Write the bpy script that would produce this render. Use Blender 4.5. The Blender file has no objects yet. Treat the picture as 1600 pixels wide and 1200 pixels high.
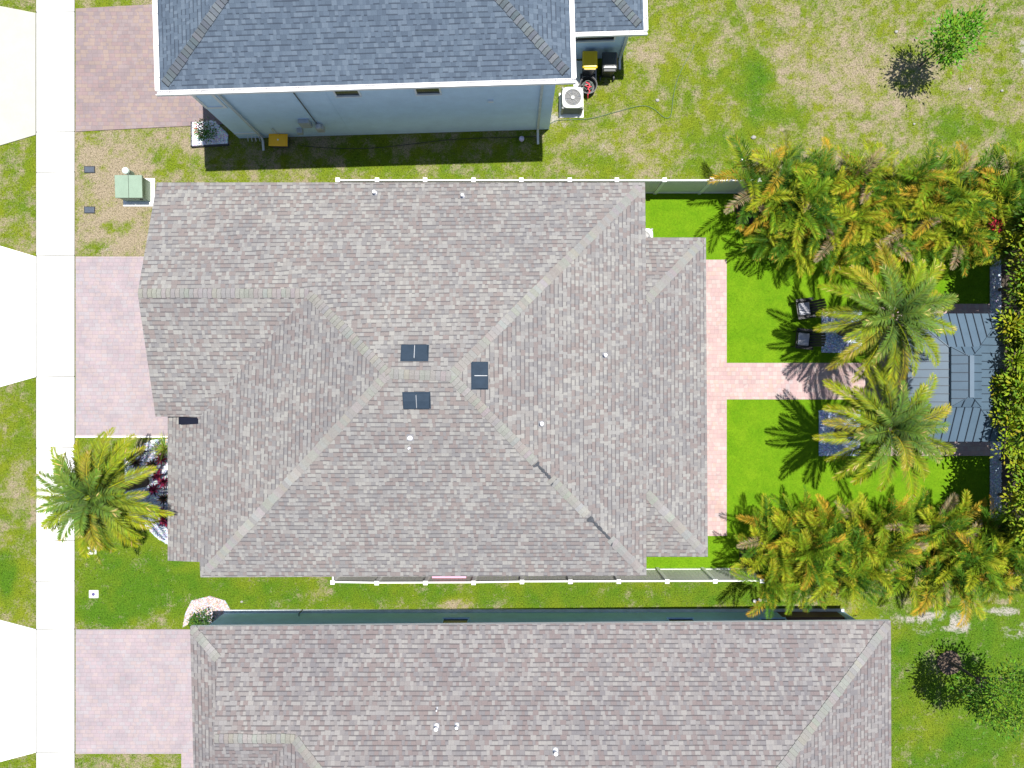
import bpy, math, random
import numpy as np
from mathutils import Vector, Matrix, noise
random.seed(7); rng = np.random.default_rng(7)
R = math.radians
scene = bpy.context.scene
C = scene.collection

# ------------------------------------------------------------------ camera
H = 29.0; F = 1109.0
cd = bpy.data.cameras.new("camera"); cam = bpy.data.objects.new("camera", cd); C.objects.link(cam)
cd.sensor_width = 36; cd.lens = F / 1600 * 36; cd.clip_end = 1000; cd.clip_start = 0.1
cam.location = (0, 0, H); cam.rotation_euler = (0, 0, 0)
scene.camera = cam
# ------------------------------------------------------------------ light
SHX, SHY = -0.15, -0.135           # shadow shift per metre of height
sd = Vector((-SHX, -SHY, 1)).normalized()
elev = math.asin(sd.z); azi = math.atan2(sd.x, sd.y)
w = bpy.data.worlds.new("World"); scene.world = w; w.use_nodes = True
nt = w.node_tree; nt.nodes.clear()
sk = nt.nodes.new("ShaderNodeTexSky"); sk.sky_type = 'NISHITA'; sk.sun_disc = False
sk.sun_elevation = elev; sk.sun_rotation = azi; sk.air_density = 1; sk.dust_density = 0.6
bg = nt.nodes.new("ShaderNodeBackground"); bg.inputs[1].default_value = 0.075
ow = nt.nodes.new("ShaderNodeOutputWorld")
nt.links.new(sk.outputs[0], bg.inputs[0]); nt.links.new(bg.outputs[0], ow.inputs[0])
sl = bpy.data.lights.new("sun", 'SUN'); sl.energy = 4.6; sl.angle = R(0.5); sl.color = (1, 0.965, 0.91)
so = bpy.data.objects.new("sun", sl); C.objects.link(so)
so.rotation_euler = sd.to_track_quat('Z', 'Y').to_euler(); so.location = (0, 0, 40)
scene.view_settings.view_transform = 'Standard'; scene.view_settings.look = 'None'
scene.view_settings.gamma = 1; scene.view_settings.exposure = 0.76

# ------------------------------------------------------------------ helpers
def P(px, py, z=0.0):
    k = (H - z) / F
    return Vector(((px - 800) * k, (600 - py) * k, z))

class NB:
    def __init__(s, name, rough=0.8):
        m = bpy.data.materials.new(name); m.use_nodes = True
        s.m = m; s.t = m.node_tree; s.t.nodes.clear()
        s.b = s.n("ShaderNodeBsdfPrincipled"); s.o = s.n("ShaderNodeOutputMaterial")
        s.l(s.b.outputs[0], s.o.inputs[0]); s.b.inputs["Roughness"].default_value = rough
    def n(s, t, **k):
        x = s.t.nodes.new(t)
        for a, v in k.items(): setattr(x, a, v)
        return x
    def l(s, a, b): s.t.links.new(a, b)
    def put(s, v, sock):
        if isinstance(v, (int, float)): sock.default_value = v
        elif isinstance(v, (tuple, list)): sock.default_value = tuple(v) + ((1,) if len(v) == 3 and len(sock.default_value) == 4 else ())
        else: s.l(v, sock)
    def M(s, op, a, b=0.0, c=0.0):
        x = s.n("ShaderNodeMath", operation=op)
        s.put(a, x.inputs[0]); s.put(b, x.inputs[1]); s.put(c, x.inputs[2]); return x.outputs[0]
    def mix(s, f, a, b, mode='MIX'):
        x = s.n("ShaderNodeMix", data_type='RGBA', blend_type=mode)
        s.put(f, x.inputs[0]); s.put(a, x.inputs[6]); s.put(b, x.inputs[7]); return x.outputs[2]
    def noise(s, vec, scale, det=3, rough=0.55, col=False):
        x = s.n("ShaderNodeTexNoise"); x.inputs["Scale"].default_value = scale
        x.inputs["Detail"].default_value = det; x.inputs["Roughness"].default_value = rough
        if vec is not None: s.l(vec, x.inputs["Vector"])
        return x.outputs[1 if col else 0]
    def ramp(s, f, stops, interp='LINEAR'):
        x = s.n("ShaderNodeValToRGB"); r = x.color_ramp; r.interpolation = interp
        while len(r.elements) < len(stops): r.elements.new(0.5)
        for e, (p, c) in zip(r.elements, stops): e.position = p; e.color = tuple(c) + (1,)
        s.put(f, x.inputs[0]); return x.outputs[0]
    def wn(s, vx, vy):
        c = s.n("ShaderNodeCombineXYZ"); s.put(vx, c.inputs[0]); s.put(vy, c.inputs[1])
        x = s.n("ShaderNodeTexWhiteNoise", noise_dimensions='2D'); s.l(c.outputs[0], x.inputs["Vector"]); return x
    def obj(s): return s.n("ShaderNodeTexCoord").outputs["Object"]
    def geo(s): return s.n("ShaderNodeNewGeometry").outputs["Position"]
    def uv(s): return s.n("ShaderNodeTexCoord").outputs["UV"]
    def bump(s, h, d=0.02, st=0.6):
        x = s.n("ShaderNodeBump"); x.inputs["Strength"].default_value = st; x.inputs["Distance"].default_value = d
        s.l(h, x.inputs["Height"]); s.l(x.outputs[0], s.b.inputs["Normal"])

def simple(name, col, rough=0.6, var=0.15, scale=3.0, metal=0.0, bump=0.0, spec=None):
    b = NB(name, rough); v = b.geo()
    n1 = b.noise(v, scale, 5, 0.65); n2 = b.noise(v, scale * 14, 2)
    f = b.M('ADD', b.M('MULTIPLY', n1, 0.7), b.M('MULTIPLY', n2, 0.3))
    lo = [c * (1 - var * 1.6) for c in col]; hi = [min(1, c * (1 + var)) for c in col]
    b.l(b.ramp(f, [(0.3, lo), (0.7, hi)]), b.b.inputs["Base Color"])
    b.b.inputs["Metallic"].default_value = metal
    if spec is not None: b.b.inputs["Specular IOR Level"].default_value = spec
    if bump: b.bump(n2, bump)
    return b.m

def shingle(name, pal, joint, coarse):
    b = NB(name, 0.92); b.b.inputs["Specular IOR Level"].default_value = 0.25
    uv = b.uv(); sp = b.n("ShaderNodeSeparateXYZ"); b.l(uv, sp.inputs[0]); x, y = sp.outputs[0], sp.outputs[1]
    wob = b.M('MULTIPLY', b.M('SUBTRACT', b.noise(uv, 0.8, 2), 0.5), 0.035)
    y = b.M('ADD', y, wob)
    yr = b.M('DIVIDE', y, 0.158); r = b.M('FLOOR', yr); fr = b.M('FRACT', yr)
    off = b.wn(r, 3.1).outputs[0]
    warp = b.M('MULTIPLY', b.M('SINE', b.M('ADD', b.M('MULTIPLY', x, 8.3), b.M('MULTIPLY', off, 37))), 0.045)
    xc = b.M('ADD', b.M('DIVIDE', b.M('ADD', x, warp), 0.138), b.M('MULTIPLY', off, 9)); c = b.M('FLOOR', xc); fx = b.M('FRACT', xc)
    wv = b.wn(c, r)
    # patches of like-coloured tabs
    cv = b.n("ShaderNodeCombineXYZ"); b.put(b.M('MULTIPLY', c, 0.155), cv.inputs[0]); b.put(b.M('MULTIPLY', r, 0.158), cv.inputs[1])
    big = b.noise(cv.outputs[0], coarse, 3, 0.6)
    rnd = b.M('ADD', b.M('MULTIPLY', wv.outputs[0], 0.86), b.M('MULTIPLY', b.M('SUBTRACT', big, 0.5), 0.9))
    rnd = b.M('FRACT', b.M('ADD', rnd, 1.07))
    k = len(pal); col = b.ramp(rnd, [(i / k, p) for i, p in enumerate(pal)], 'CONSTANT')
    # the raised ("toothed") tabs carry a painted shadow at the dark butt edge, others faintly
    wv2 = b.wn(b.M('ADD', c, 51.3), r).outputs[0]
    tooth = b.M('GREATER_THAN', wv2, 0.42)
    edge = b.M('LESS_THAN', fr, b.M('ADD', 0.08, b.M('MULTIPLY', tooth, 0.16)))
    butt_shade = b.M('MULTIPLY', edge, b.M('ADD', 0.12, b.M('MULTIPLY', tooth, 0.6)))
    col = b.mix(butt_shade, col, joint)
    vj = b.M('MULTIPLY', b.M('LESS_THAN', fx, 0.08), 0.22); col = b.mix(vj, col, joint)
    g = b.noise(uv, 55, 2, 0.7); col = b.mix(1.0, col, b.ramp(g, [(0.25, (0.72,) * 3), (0.75, (1.25,) * 3)]), 'MULTIPLY')
    s2 = b.noise(uv, 0.35, 4, 0.6); col = b.mix(1.0, col, b.ramp(s2, [(0.3, (0.9, 0.9, 0.92)), (0.7, (1.08, 1.07, 1.05))]), 'MULTIPLY')
    b.l(col, b.b.inputs["Base Color"])
    h = b.M('ADD', b.M('SUBTRACT', 1.0, fr), b.M('MULTIPLY', tooth, 0.5)); b.bump(h, 0.012, 0.7)
    return b.m

def pavers(name, pal, joint, sx=0.23, sy=0.155):
    b = NB(name, 0.85); v = b.geo(); sp = b.n("ShaderNodeSeparateXYZ"); b.l(v, sp.inputs[0]); x, y = sp.outputs[0], sp.outputs[1]
    yr = b.M('DIVIDE', y, sy); r = b.M('FLOOR', yr); fr = b.M('FRACT', yr)
    off = b.wn(r, 8.7).outputs[0]
    xc = b.M('ADD', b.M('DIVIDE', x, sx), b.M('MULTIPLY', off, 5)); c = b.M('FLOOR', xc); fx = b.M('FRACT', xc)
    big = b.noise(v, 0.5, 4, 0.65)
    rnd = b.M('FRACT', b.M('ADD', b.M('MULTIPLY', b.wn(c, r).outputs[0], 0.6), b.M('MULTIPLY', big, 1.1)))
    k = len(pal); col = b.ramp(rnd, [(i / k, p) for i, p in enumerate(pal)], 'CONSTANT')
    j = b.M('MAXIMUM', b.M('LESS_THAN', fx, 0.05), b.M('LESS_THAN', fr, 0.08))
    col = b.mix(b.M('MULTIPLY', j, 0.55), col, joint)
    s = b.noise(v, 1.1, 6, 0.7); col = b.mix(1.0, col, b.ramp(s, [(0.28, (0.80, 0.81, 0.83)), (0.65, (1.05, 1.04, 1.04))]), 'MULTIPLY')
    b.l(col, b.b.inputs["Base Color"]); b.bump(b.M('SUBTRACT', 1.0, j), 0.004, 0.6)
    return b.m

def vcol(name, rough=0.7, trans=0.0, var=0.18, sc=25, spec=0.3):
    b = NB(name, rough); a = b.n("ShaderNodeVertexColor", layer_name="Col")
    n = b.noise(b.geo(), sc, 2)
    col = b.mix(1.0, a.outputs[0], b.ramp(n, [(0.3, (1 - var,) * 3), (0.7, (1 + var,) * 3)]), 'MULTIPLY')
    b.l(col, b.b.inputs["Base Color"]); b.b.inputs["Specular IOR Level"].default_value = spec
    if trans:
        tr = b.n("ShaderNodeBsdfTranslucent"); b.l(b.mix(1.0, col, (1.25, 1.35, 0.6), 'MULTIPLY'), tr.inputs[0])
        mx = b.n("ShaderNodeMixShader"); mx.inputs[0].default_value = trans
        b.l(b.b.outputs[0], mx.inputs[1]); b.l(tr.outputs[0], mx.inputs[2]); b.l(mx.outputs[0], b.o.inputs[0])
    return b.m

class MB:
    def __init__(s): s.v = []; s.f = []; s.c = []; s.smooth = False
    def add(s, vs, fs, col=None):
        o = len(s.v); s.v += [tuple(p) for p in vs]; s.f += [tuple(i + o for i in f) for f in fs]
        s.c += [col or (1, 1, 1)] * len(vs); return s
    def box(s, x0, x1, y0, y1, z0, z1, col=None, M=None):
        vs = [Vector(p) for p in ((x0,y0,z0),(x1,y0,z0),(x1,y1,z0),(x0,y1,z0),(x0,y0,z1),(x1,y0,z1),(x1,y1,z1),(x0,y1,z1))]
        if M: vs = [M @ p for p in vs]
        return s.add(vs, [(3,2,1,0),(4,5,6,7),(0,1,5,4),(1,2,6,5),(2,3,7,6),(3,0,4,7)], col)
    def cbox(s, c, d, rz=0, col=None, rx=0, ry=0):
        M = Matrix.Translation(c) @ Matrix.Rotation(rz, 4, 'Z') @ Matrix.Rotation(ry, 4, 'Y') @ Matrix.Rotation(rx, 4, 'X')
        return s.box(-d[0]/2, d[0]/2, -d[1]/2, d[1]/2, -d[2]/2, d[2]/2, col, M)
    def prism(s, pts, z0, z1, col=None):
        a = sum(pts[i][0]*pts[(i+1) % len(pts)][1] - pts[(i+1) % len(pts)][0]*pts[i][1] for i in range(len(pts)))
        if a < 0: pts = pts[::-1]
        n = len(pts); vs = [(p[0], p[1], z0) for p in pts] + [(p[0], p[1], z1) for p in pts]
        fs = [tuple(range(n))[::-1], tuple(range(n, 2*n))] + [(i, (i+1) % n, n+(i+1) % n, n+i) for i in range(n)]
        return s.add(vs, fs, col)
    def rings(s, rr, cap=True, col=None):
        """rr: list of rings (equal length lists of points)"""
        n = len(rr[0]); vs = [p for r in rr for p in r]; fs = []
        for k in range(len(rr)-1):
            for i in range(n): fs.append((k*n+i, k*n+(i+1) % n, (k+1)*n+(i+1) % n, (k+1)*n+i))
        if cap: fs += [tuple(range(n))[::-1], tuple(range((len(rr)-1)*n, len(rr)*n))]
        return s.add(vs, fs, col)
    def lathe(s, c, prof, n=24, col=None, cap=True):
        return s.rings([[(c[0]+r*math.cos(2*math.pi*i/n), c[1]+r*math.sin(2*math.pi*i/n), c[2]+z) for i in range(n)] for r, z in prof], cap, col)
    def tube(s, pts, rad, n=6, col=None):
        pts = [Vector(p) for p in pts]; rr = []
        for i, p in enumerate(pts):
            d = (pts[min(i+1, len(pts)-1)] - pts[max(i-1, 0)]).normalized()
            a = d.cross(Vector((0, 0, 1)) if abs(d.z) < 0.9 else Vector((1, 0, 0))).normalized(); b2 = d.cross(a)
            r = rad[i] if isinstance(rad, (list, tuple)) else rad
            rr.append([p + a*r*math.cos(-2*math.pi*k/n) + b2*r*math.sin(-2*math.pi*k/n) for k in range(n)])
        return s.rings(rr, True, col)
    def build(s, name, mat, parent=None, uv=False, bevel=0, smooth=False, origin=None, seg=2):
        me = bpy.data.meshes.new(name); vs = s.v
        if parent is not None and origin is None: origin = world_of(parent)
        if origin is not None:
            vs = [(x-origin[0], y-origin[1], z-origin[2]) for x, y, z in vs]
        me.from_pydata(vs, [], s.f); me.materials.append(mat)
        if any(c != (1, 1, 1) for c in s.c):
            a = me.color_attributes.new("Col", 'FLOAT_COLOR', 'POINT')
            a.data.foreach_set("color", np.array([tuple(c) + (1,) for c in s.c], dtype=np.float32).ravel())
        if uv:
            ul = me.uv_layers.new(name="UVMap")
            for p in me.polygons:
                n = p.normal if p.normal.z >= 0 else -p.normal
                e = Vector((0, 0, 1)).cross(n)
                e = e.normalized() if e.length > 0.02 else Vector((1, 0, 0)); u = n.cross(e)
                for li in p.loop_indices:
                    co = me.vertices[me.loops[li].vertex_index].co; ul.data[li].uv = (co.dot(e), co.dot(u))
        if smooth: me.polygons.foreach_set("use_smooth", [True]*len(me.polygons))
        me.validate(); me.update()
        o = bpy.data.objects.new(name, me); C.objects.link(o)
        if parent is not None: o.parent = parent; par_origin = world_of(parent); o.location = Vector(origin) - par_origin
        elif origin is not None: o.location = origin
        if bevel:
            md = o.modifiers.new("bevel", 'BEVEL'); md.width = bevel; md.segments = seg; md.limit_method = 'ANGLE'
        return o

def world_of(o):
    v = Vector(o.location)
    while o.parent: o = o.parent; v += Vector(o.location)
    return v
def tag(o, label, cat, group=None):
    o["label"] = label; o["category"] = cat
    if group: o["group"] = group
    return o
def struct(o): o["kind"] = "structure"; return o
def stuff(o, label, cat): o["kind"] = "stuff"; return tag(o, label, cat)
def thing(name, loc, label, cat, group=None):
    o = bpy.data.objects.new(name, None); C.objects.link(o); o.location = loc; o.empty_display_size = 0.2
    return tag(o, label, cat, group)
def dup(o, loc=None, rz=None, parent=None):
    c = o.copy(); C.objects.link(c)
    if parent: c.parent = parent
    if loc is not None: c.location = loc
    if rz is not None: c.rotation_euler = (0, 0, rz)
    for ch in list(o.children): dup(ch, parent=c)
    return c
def pip(x, y, poly):
    ins = np.zeros(len(x), bool); n = len(poly)
    for i in range(n):
        x0, y0 = poly[i][0], poly[i][1]; x1, y1 = poly[(i+1) % n][0], poly[(i+1) % n][1]
        if y0 == y1: continue
        cnd = ((y0 > y) != (y1 > y)) & (x < (x1-x0)*(y-y0)/(y1-y0)+x0); ins ^= cnd
    return ins

# ------------------------------------------------------------------ materials
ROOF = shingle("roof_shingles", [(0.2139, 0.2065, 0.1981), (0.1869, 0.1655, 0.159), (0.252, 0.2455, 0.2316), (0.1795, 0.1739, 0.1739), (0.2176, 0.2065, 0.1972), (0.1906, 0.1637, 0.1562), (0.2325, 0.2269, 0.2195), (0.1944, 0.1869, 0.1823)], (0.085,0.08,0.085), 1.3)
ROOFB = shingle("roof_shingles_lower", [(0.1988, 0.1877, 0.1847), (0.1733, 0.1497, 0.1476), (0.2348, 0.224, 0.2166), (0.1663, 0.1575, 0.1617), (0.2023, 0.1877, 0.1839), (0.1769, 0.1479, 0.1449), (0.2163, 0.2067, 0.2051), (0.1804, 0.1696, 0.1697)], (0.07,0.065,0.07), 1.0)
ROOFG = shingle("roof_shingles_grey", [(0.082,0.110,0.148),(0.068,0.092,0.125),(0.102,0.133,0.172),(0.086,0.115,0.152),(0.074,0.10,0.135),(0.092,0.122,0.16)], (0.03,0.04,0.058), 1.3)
CAP = vcol("cap_shingles", 0.92, 0, 0.12, 30)
PAVE = pavers("driveway_pavers", [(0.315,0.256,0.270),(0.295,0.262,0.278),(0.325,0.265,0.272),(0.308,0.275,0.286),(0.328,0.268,0.266),(0.298,0.252,0.266)], (0.22,0.185,0.195))
PAVEG = pavers("driveway_pavers_warm", [(0.24,0.175,0.172),(0.225,0.178,0.182),(0.25,0.183,0.172),(0.24,0.192,0.19),(0.255,0.195,0.17),(0.215,0.170,0.172)], (0.16,0.125,0.125))
PAVER = pavers("patio_pavers", [(0.42,0.295,0.275),(0.385,0.315,0.31),(0.435,0.305,0.265),(0.42,0.335,0.31),(0.40,0.28,0.27)], (0.27,0.20,0.19), 0.17, 0.17)
CONC = simple("concrete", (0.80,0.79,0.76), 0.85, 0.05, 1.6, bump=0.003)
CONCY = simple("apron_concrete", (0.42,0.415,0.35), 0.85, 0.06, 1.2, bump=0.003)
SOIL = simple("dark_mulch", (0.055,0.042,0.03), 0.95, 0.4, 5, bump=0.03)
ASPH = simple("asphalt", (0.06,0.06,0.06), 0.9, 0.2, 4, bump=0.01)
VINYL = simple("white_vinyl", (0.80,0.80,0.78), 0.4, 0.03, 2)
VINYLP = simple("fence_panel_vinyl", (0.62,0.63,0.58), 0.5, 0.05, 2)
STUC = simple("beige_stucco", (0.50,0.46,0.40), 0.9, 0.08, 2, bump=0.01)
STUCG = simple("blue_grey_stucco", (0.60,0.76,0.90), 0.9, 0.06, 2, bump=0.01)
STUCT = simple("teal_stucco", (0.42,0.64,0.84), 0.9, 0.08, 2, bump=0.01)
TRIM = simple("white_trim", (0.78,0.78,0.76), 0.5, 0.04, 3)
GUT = simple("white_gutter", (0.82,0.81,0.80), 0.35, 0.04, 3)
FASC = simple("fascia", (0.60,0.58,0.56), 0.6, 0.05, 3)
GLASS = simple("window_glass", (0.012,0.015,0.02), 0.25, 0.1, 1)
DARK = simple("black_metal", (0.03,0.033,0.038), 0.4, 0.2, 6)
VENT = simple("slate_vent", (0.026,0.042,0.064), 0.75, 0.12, 5, spec=0.15)
GALV = simple("galvanised", (0.55,0.57,0.58), 0.35, 0.1, 8, metal=0.6)
WHITEP = simple("white_plastic", (0.85,0.84,0.86), 0.4, 0.03, 5)
WOODD = simple("dark_door", (0.10,0.05,0.045), 0.6, 0.15, 5)
TRUNK = simple("palm_trunk", (0.16,0.12,0.085), 0.95, 0.35, 9, bump=0.03)
FROND = vcol("palm_fronds", 0.6, 0.07, 0.2, 14, 0.12)
LEAF = vcol("leaves", 0.6, 0.12, 0.2, 12, 0.12)
STONE = vcol("stones", 0.85, 0, 0.15, 30)

# ------------------------------------------------------------------ setting polygons (pixels of the photograph, ground level)
def G(*pp, z=0): return [(P(a, b, z).x, P(a, b, z).y) for a, b in pp]
aprons = [G((-90,5),(0,10),(58,21),(58,211),(0,228),(-90,240)), G((-90,372),(0,384),(58,401),(58,589),(0,605),(-90,618)), G((-90,955),(0,968),(58,983),(58,1175),(0,1190),(-90,1203))]
drives = [G((119,14),(230,8),(330,0),(420,0),(420,190),(318,196),(119,206)), G((119,401),(300,401),(300,681),(119,681)), G((119,983),(330,983),(330,1215),(284,1215),(284,1177),(119,1177))]
walk_v = G((1060,406),(1135,406),(1135,837),(1060,837)); walk_h = G((1135,567),(1372,567),(1372,624),(1135,624))
patio = G((1372,475),(1546,475),(1546,712),(1372,712))
turf_poly = G((1000,300),(1546,300),(1546,893),(1000,893))
side_lawn_edge = 893
sidewalk_y = [-260,-110,20,207,270,400,589,700,845,908,983,1175,1330,1460]
sw_poly = G((58,-260),(117,-260),(117,1460),(58,1460))
conc_pad = G((896,96),(932,96),(932,136),(896,136))

# ground sheet with attributes
_vg = {}
def vn(x, y, f, seed):
    if seed not in _vg: _vg[seed] = np.random.default_rng(seed).random((256, 256))
    g_ = _vg[seed]; X = x*f+1000; Y = y*f+1000; xi = np.floor(X).astype(int); yi = np.floor(Y).astype(int); fx = X-xi; fy = Y-yi
    fx = fx*fx*(3-2*fx); fy = fy*fy*(3-2*fy); a = lambda i, j: g_[(xi+i) % 256, (yi+j) % 256]
    return (a(0,0)*(1-fx)+a(1,0)*fx)*(1-fy)+(a(0,1)*(1-fx)+a(1,1)*fx)*fy-0.5
inner_x = np.arange(-22, 22.01, 0.12); inner_y = np.arange(-17, 17.01, 0.12)
gx = np.concatenate([[-400,-150,-60,-35,-26], inner_x, [26,35,60,150,400]]); gy = np.concatenate([[-400,-150,-60,-35,-22], inner_y, [22,35,60,150,400]])
def attrs(X, Y):
    """dryness, bareness, lushness at ground points"""
    px = X*F/H + 800; py = 600 - Y*F/H
    d = np.full(X.shape, 0.40); b = np.zeros(X.shape); l = np.full(X.shape, 0.3)
    def soft(x0, x1, y0, y1, s=14):
        return 1/(1+np.exp(-(px-x0)/s)) / (1+np.exp((px-x1)/s)) / (1+np.exp(-(py-y0)/s)) / (1+np.exp((py-y1)/s))
    def rect(x0, x1, y0, y1, dv, lv, s=14):
        nonlocal d, l
        m = soft(x0, x1, y0, y1, s); d = d*(1-m)+dv*m; l = l*(1-m)+lv*m
    def blob(x, y, rx, ry, dv=None, lv=None, bv=None):
        nonlocal d, l, b
        m = np.exp(-(((px-x)/rx)**2+((py-y)/ry)**2)**1.5)
        if dv is not None: d = d*(1-m)+dv*m
        if lv is not None: l = l*(1-m)+lv*m
        if bv is not None: b = b+bv*m
    rect(880,1750,-300,290, 0.45, 0.30, 20); rect(860,1130,-60,290, 0.29, 0.28, 30)
    rect(117,235,206,400, 0.80, 0.1, 14); rect(235,310,195,290, 0.62, 0.12, 12); rect(300,540,238,292, 0.40, 0.2, 10); rect(540,870,238,292, 0.34, 0.35, 10)
    rect(-90,58,228,390, 0.42, 0.3, 6); rect(-90,58,605,970, 0.33, 0.3, 6); rect(117,262,681,850, 0.24,0.5,6)
    rect(117,320,840,983, 0.13, 0.75, 10); rect(290,1230,905,955, 0.16, 0.75, 8); rect(1390,1750,930,1400, 0.15, 0.85, 20)
    rect(117,283,1178,1400, 0.42, 0.4, 5); rect(117,245,-300,14, 0.38, 0.4, 5)
    for a in ((1175,120,38,52,0.12,0.8),(1215,175,45,22,0.25,0.7),(1150,60,20,30,0.3,.4),(1500,200,55,28,0.2,0.7),(1590,215,30,20,0.15,0.8),(1130,240,60,40,0.3,0.5),
              (30,300,22,50,0.3,0.5),(140,390,30,16,0.45,.4),(190,355,26,12,0.3,.4),(270,245,30,25,0.3,.3),(10,900,18,42,0.05,0.95),(30,760,20,30,0.5,.2),(40,680,18,50,0.35,.3),
              (250,960,14,14,0.5,.3),(715,944,26,9,0.75,.1),(505,925,22,8,0.5,.3),(1120,952,60,6,0.5,.3),(980,955,90,4,0.5,.3),(1080,30,60,60,0.35,.3),(1280,50,90,60,0.54,.1),(1330,130,90,60,0.58,.1),
              (1010,90,40,30,0.6,.1),(1000,220,60,40,0.5,.1),(170,960,40,20,0.05,1),(220,930,60,25,0.05,1),(1440,1120,40,60,0.15,.6),(1560,1170,60,40,0.15,.8)):
        blob(*a)
    for a in ((1390,968,40,8,.7),(1470,965,40,12,1.0),(1500,978,30,10,.8),(1590,985,30,14,.9),(1560,955,50,8,.6),(1440,985,30,8,.5),(1570,890,40,20,.9),(1250,951,90,4,.7),(1395,890,60,20,.4),(870,190,14,20,.7),(985,75,8,22,.6),(1600,90,10,40,.7),
              (1230,60,25,14,.3),(1210,90,18,12,.35),(950,235,30,18,.3),(1100,955,40,4,.4),(945,205,18,8,.4),(1180,215,30,8,.3),(150,390,50,8,.35),(160,212,60,7,.4),(985,958,150,3,.5),(560,957,200,2,.5)):
        blob(a[0], a[1], a[2], a[3], bv=a[4])
    d = d+0.14*vn(X, Y, 0.7, 1)+0.26*vn(X+X*0.1, Y, 1.9, 2)+0.42*vn(X, Y*1.1, 4.2, 3)+0.2*vn(X, Y, 8.3, 8); l = l+0.5*vn(X, Y, 1.1, 4)+0.4*vn(X, Y, 3.3, 5); b = b*(0.8+1.3*vn(X, Y, 2.7, 6)+1.1*vn(X, Y, 5.5, 7))
    far = (np.abs(X) > 21.85) | (np.abs(Y) > 16.85); d = np.where(far, 0.36, d); b = np.where(far, 0, b); l = np.where(far, 0.45, l)
    d = np.clip(d, 0, 1); l = np.clip(l, 0, 1); b = np.clip(b, 0, 1)
    return d, b, l
XX, YY = np.meshgrid(gx, gy, indexing='ij'); nx, ny = XX.shape
vs = np.stack([XX, YY, np.zeros_like(XX)], -1).reshape(-1, 3)
ii, jj = np.meshgrid(np.arange(nx-1), np.arange(ny-1), indexing='ij'); q = (ii*ny+jj).ravel()
fs = np.stack([q, q+ny, q+ny+1, q+1], -1)
me = bpy.data.meshes.new("lawn"); me.from_pydata(vs.tolist(), [], fs.tolist())
d, b_, l = attrs(vs[:, 0], vs[:, 1])
ca = me.color_attributes.new("Col", 'FLOAT_COLOR', 'POINT')
ca.data.foreach_set("color", np.stack([d, b_, l, np.ones_like(d)], -1).astype(np.float32).ravel())
b = NB("lawn_grass", 0.95); b.b.inputs["Specular IOR Level"].default_value = 0.15
v = b.geo(); a = b.n("ShaderNodeVertexColor", layer_name="Col"); sp = b.n("ShaderNodeSeparateColor"); b.l(a.outputs[0], sp.inputs[0])
n1 = b.noise(v, 1.3, 6, 0.7); n2 = b.noise(v, 9, 4, 0.75); n3 = b.noise(v, 40, 2, 0.7)
nn = b.M('ADD', b.M('MULTIPLY', n1, 0.45), b.M('ADD', b.M('MULTIPLY', n2, 0.65), b.M('MULTIPLY', n3, 0.20)))   # mean .65
dry = b.M('ADD', sp.outputs[0], b.M('MULTIPLY', b.M('SUBTRACT', nn, 0.65), 1.9))
green = b.mix(b.M('MULTIPLY', b.M('ADD', sp.outputs[2], b.M('SUBTRACT', n1, 0.5)), 1.0), (0.135,0.165,0.009), (0.055,0.125,0.006))
col = b.mix(b.ramp(dry, [(0.3, (0,)*3), (0.75, (1,)*3)]), green, (0.25,0.205,0.14))
bare = b.M('ADD', sp.outputs[1], b.M('MULTIPLY', b.M('SUBTRACT', nn, 0.65), 2.0))
col = b.mix(b.ramp(bare, [(0.35, (0,)*3), (0.8, (1,)*3)]), col, (0.30,0.28,0.245))
col = b.mix(1.0, col, b.ramp(b.noise(v, 20, 3, 0.8), [(0.32, (0.45,)*3), (0.68, (1.5,)*3)]), 'MULTIPLY')
b.l(col, b.b.inputs["Base Color"]); b.bump(n2, 0.03, 0.6)
me.materials.append(b.m); lawn = bpy.data.objects.new("lawn", me); C.objects.link(lawn); struct(lawn)

def slab(name, polys, z1, mat, z0=-0.1):
    m = MB()
    for p in polys: m.prism(p, z0, z1)
    return struct(m.build(name, mat))
m = MB(); j = 0.62
for k in range(len(sidewalk_y)-1):
    m.prism(G((58.4, sidewalk_y[k]+j), (117, sidewalk_y[k]+j-0.8), (117, sidewalk_y[k+1]-j-0.8), (58.4, sidewalk_y[k+1]-j)), -0.05, 0.05)
struct(m.build("sidewalk", CONC, bevel=0.006, seg=1))
m = MB()
for k in range(len(sidewalk_y)-1):
    pass
struct(MB().prism(G((57,-260),(117,-260),(117,1460),(57,1460)), -0.09, 0.032).build("sidewalk_joints", simple("joint_filler", (0.10,0.10,0.085), 0.95)))
for k, ap in enumerate(aprons):
    ap2 = [(x-0.035 if x > P(50, 0).x else x, y) for x, y in ap]
    slab("driveway_apron", [ap2], 0.045, CONCY if k == 0 else CONC)
slab("driveway", [drives[0]], 0.04, PAVEG); slab("driveway", [drives[1]], 0.04, PAVE); slab("driveway", [drives[2]], 0.04, PAVE)
slab("driveway_edging", [G((119,681),(263,681),(263,683.5),(119,683.5))], 0.06, CONC)
slab("road", [[(-80,-200),(P(-95,0).x,-200),(P(-95,0).x,200),(-80,200)]], 0.02, ASPH)
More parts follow.
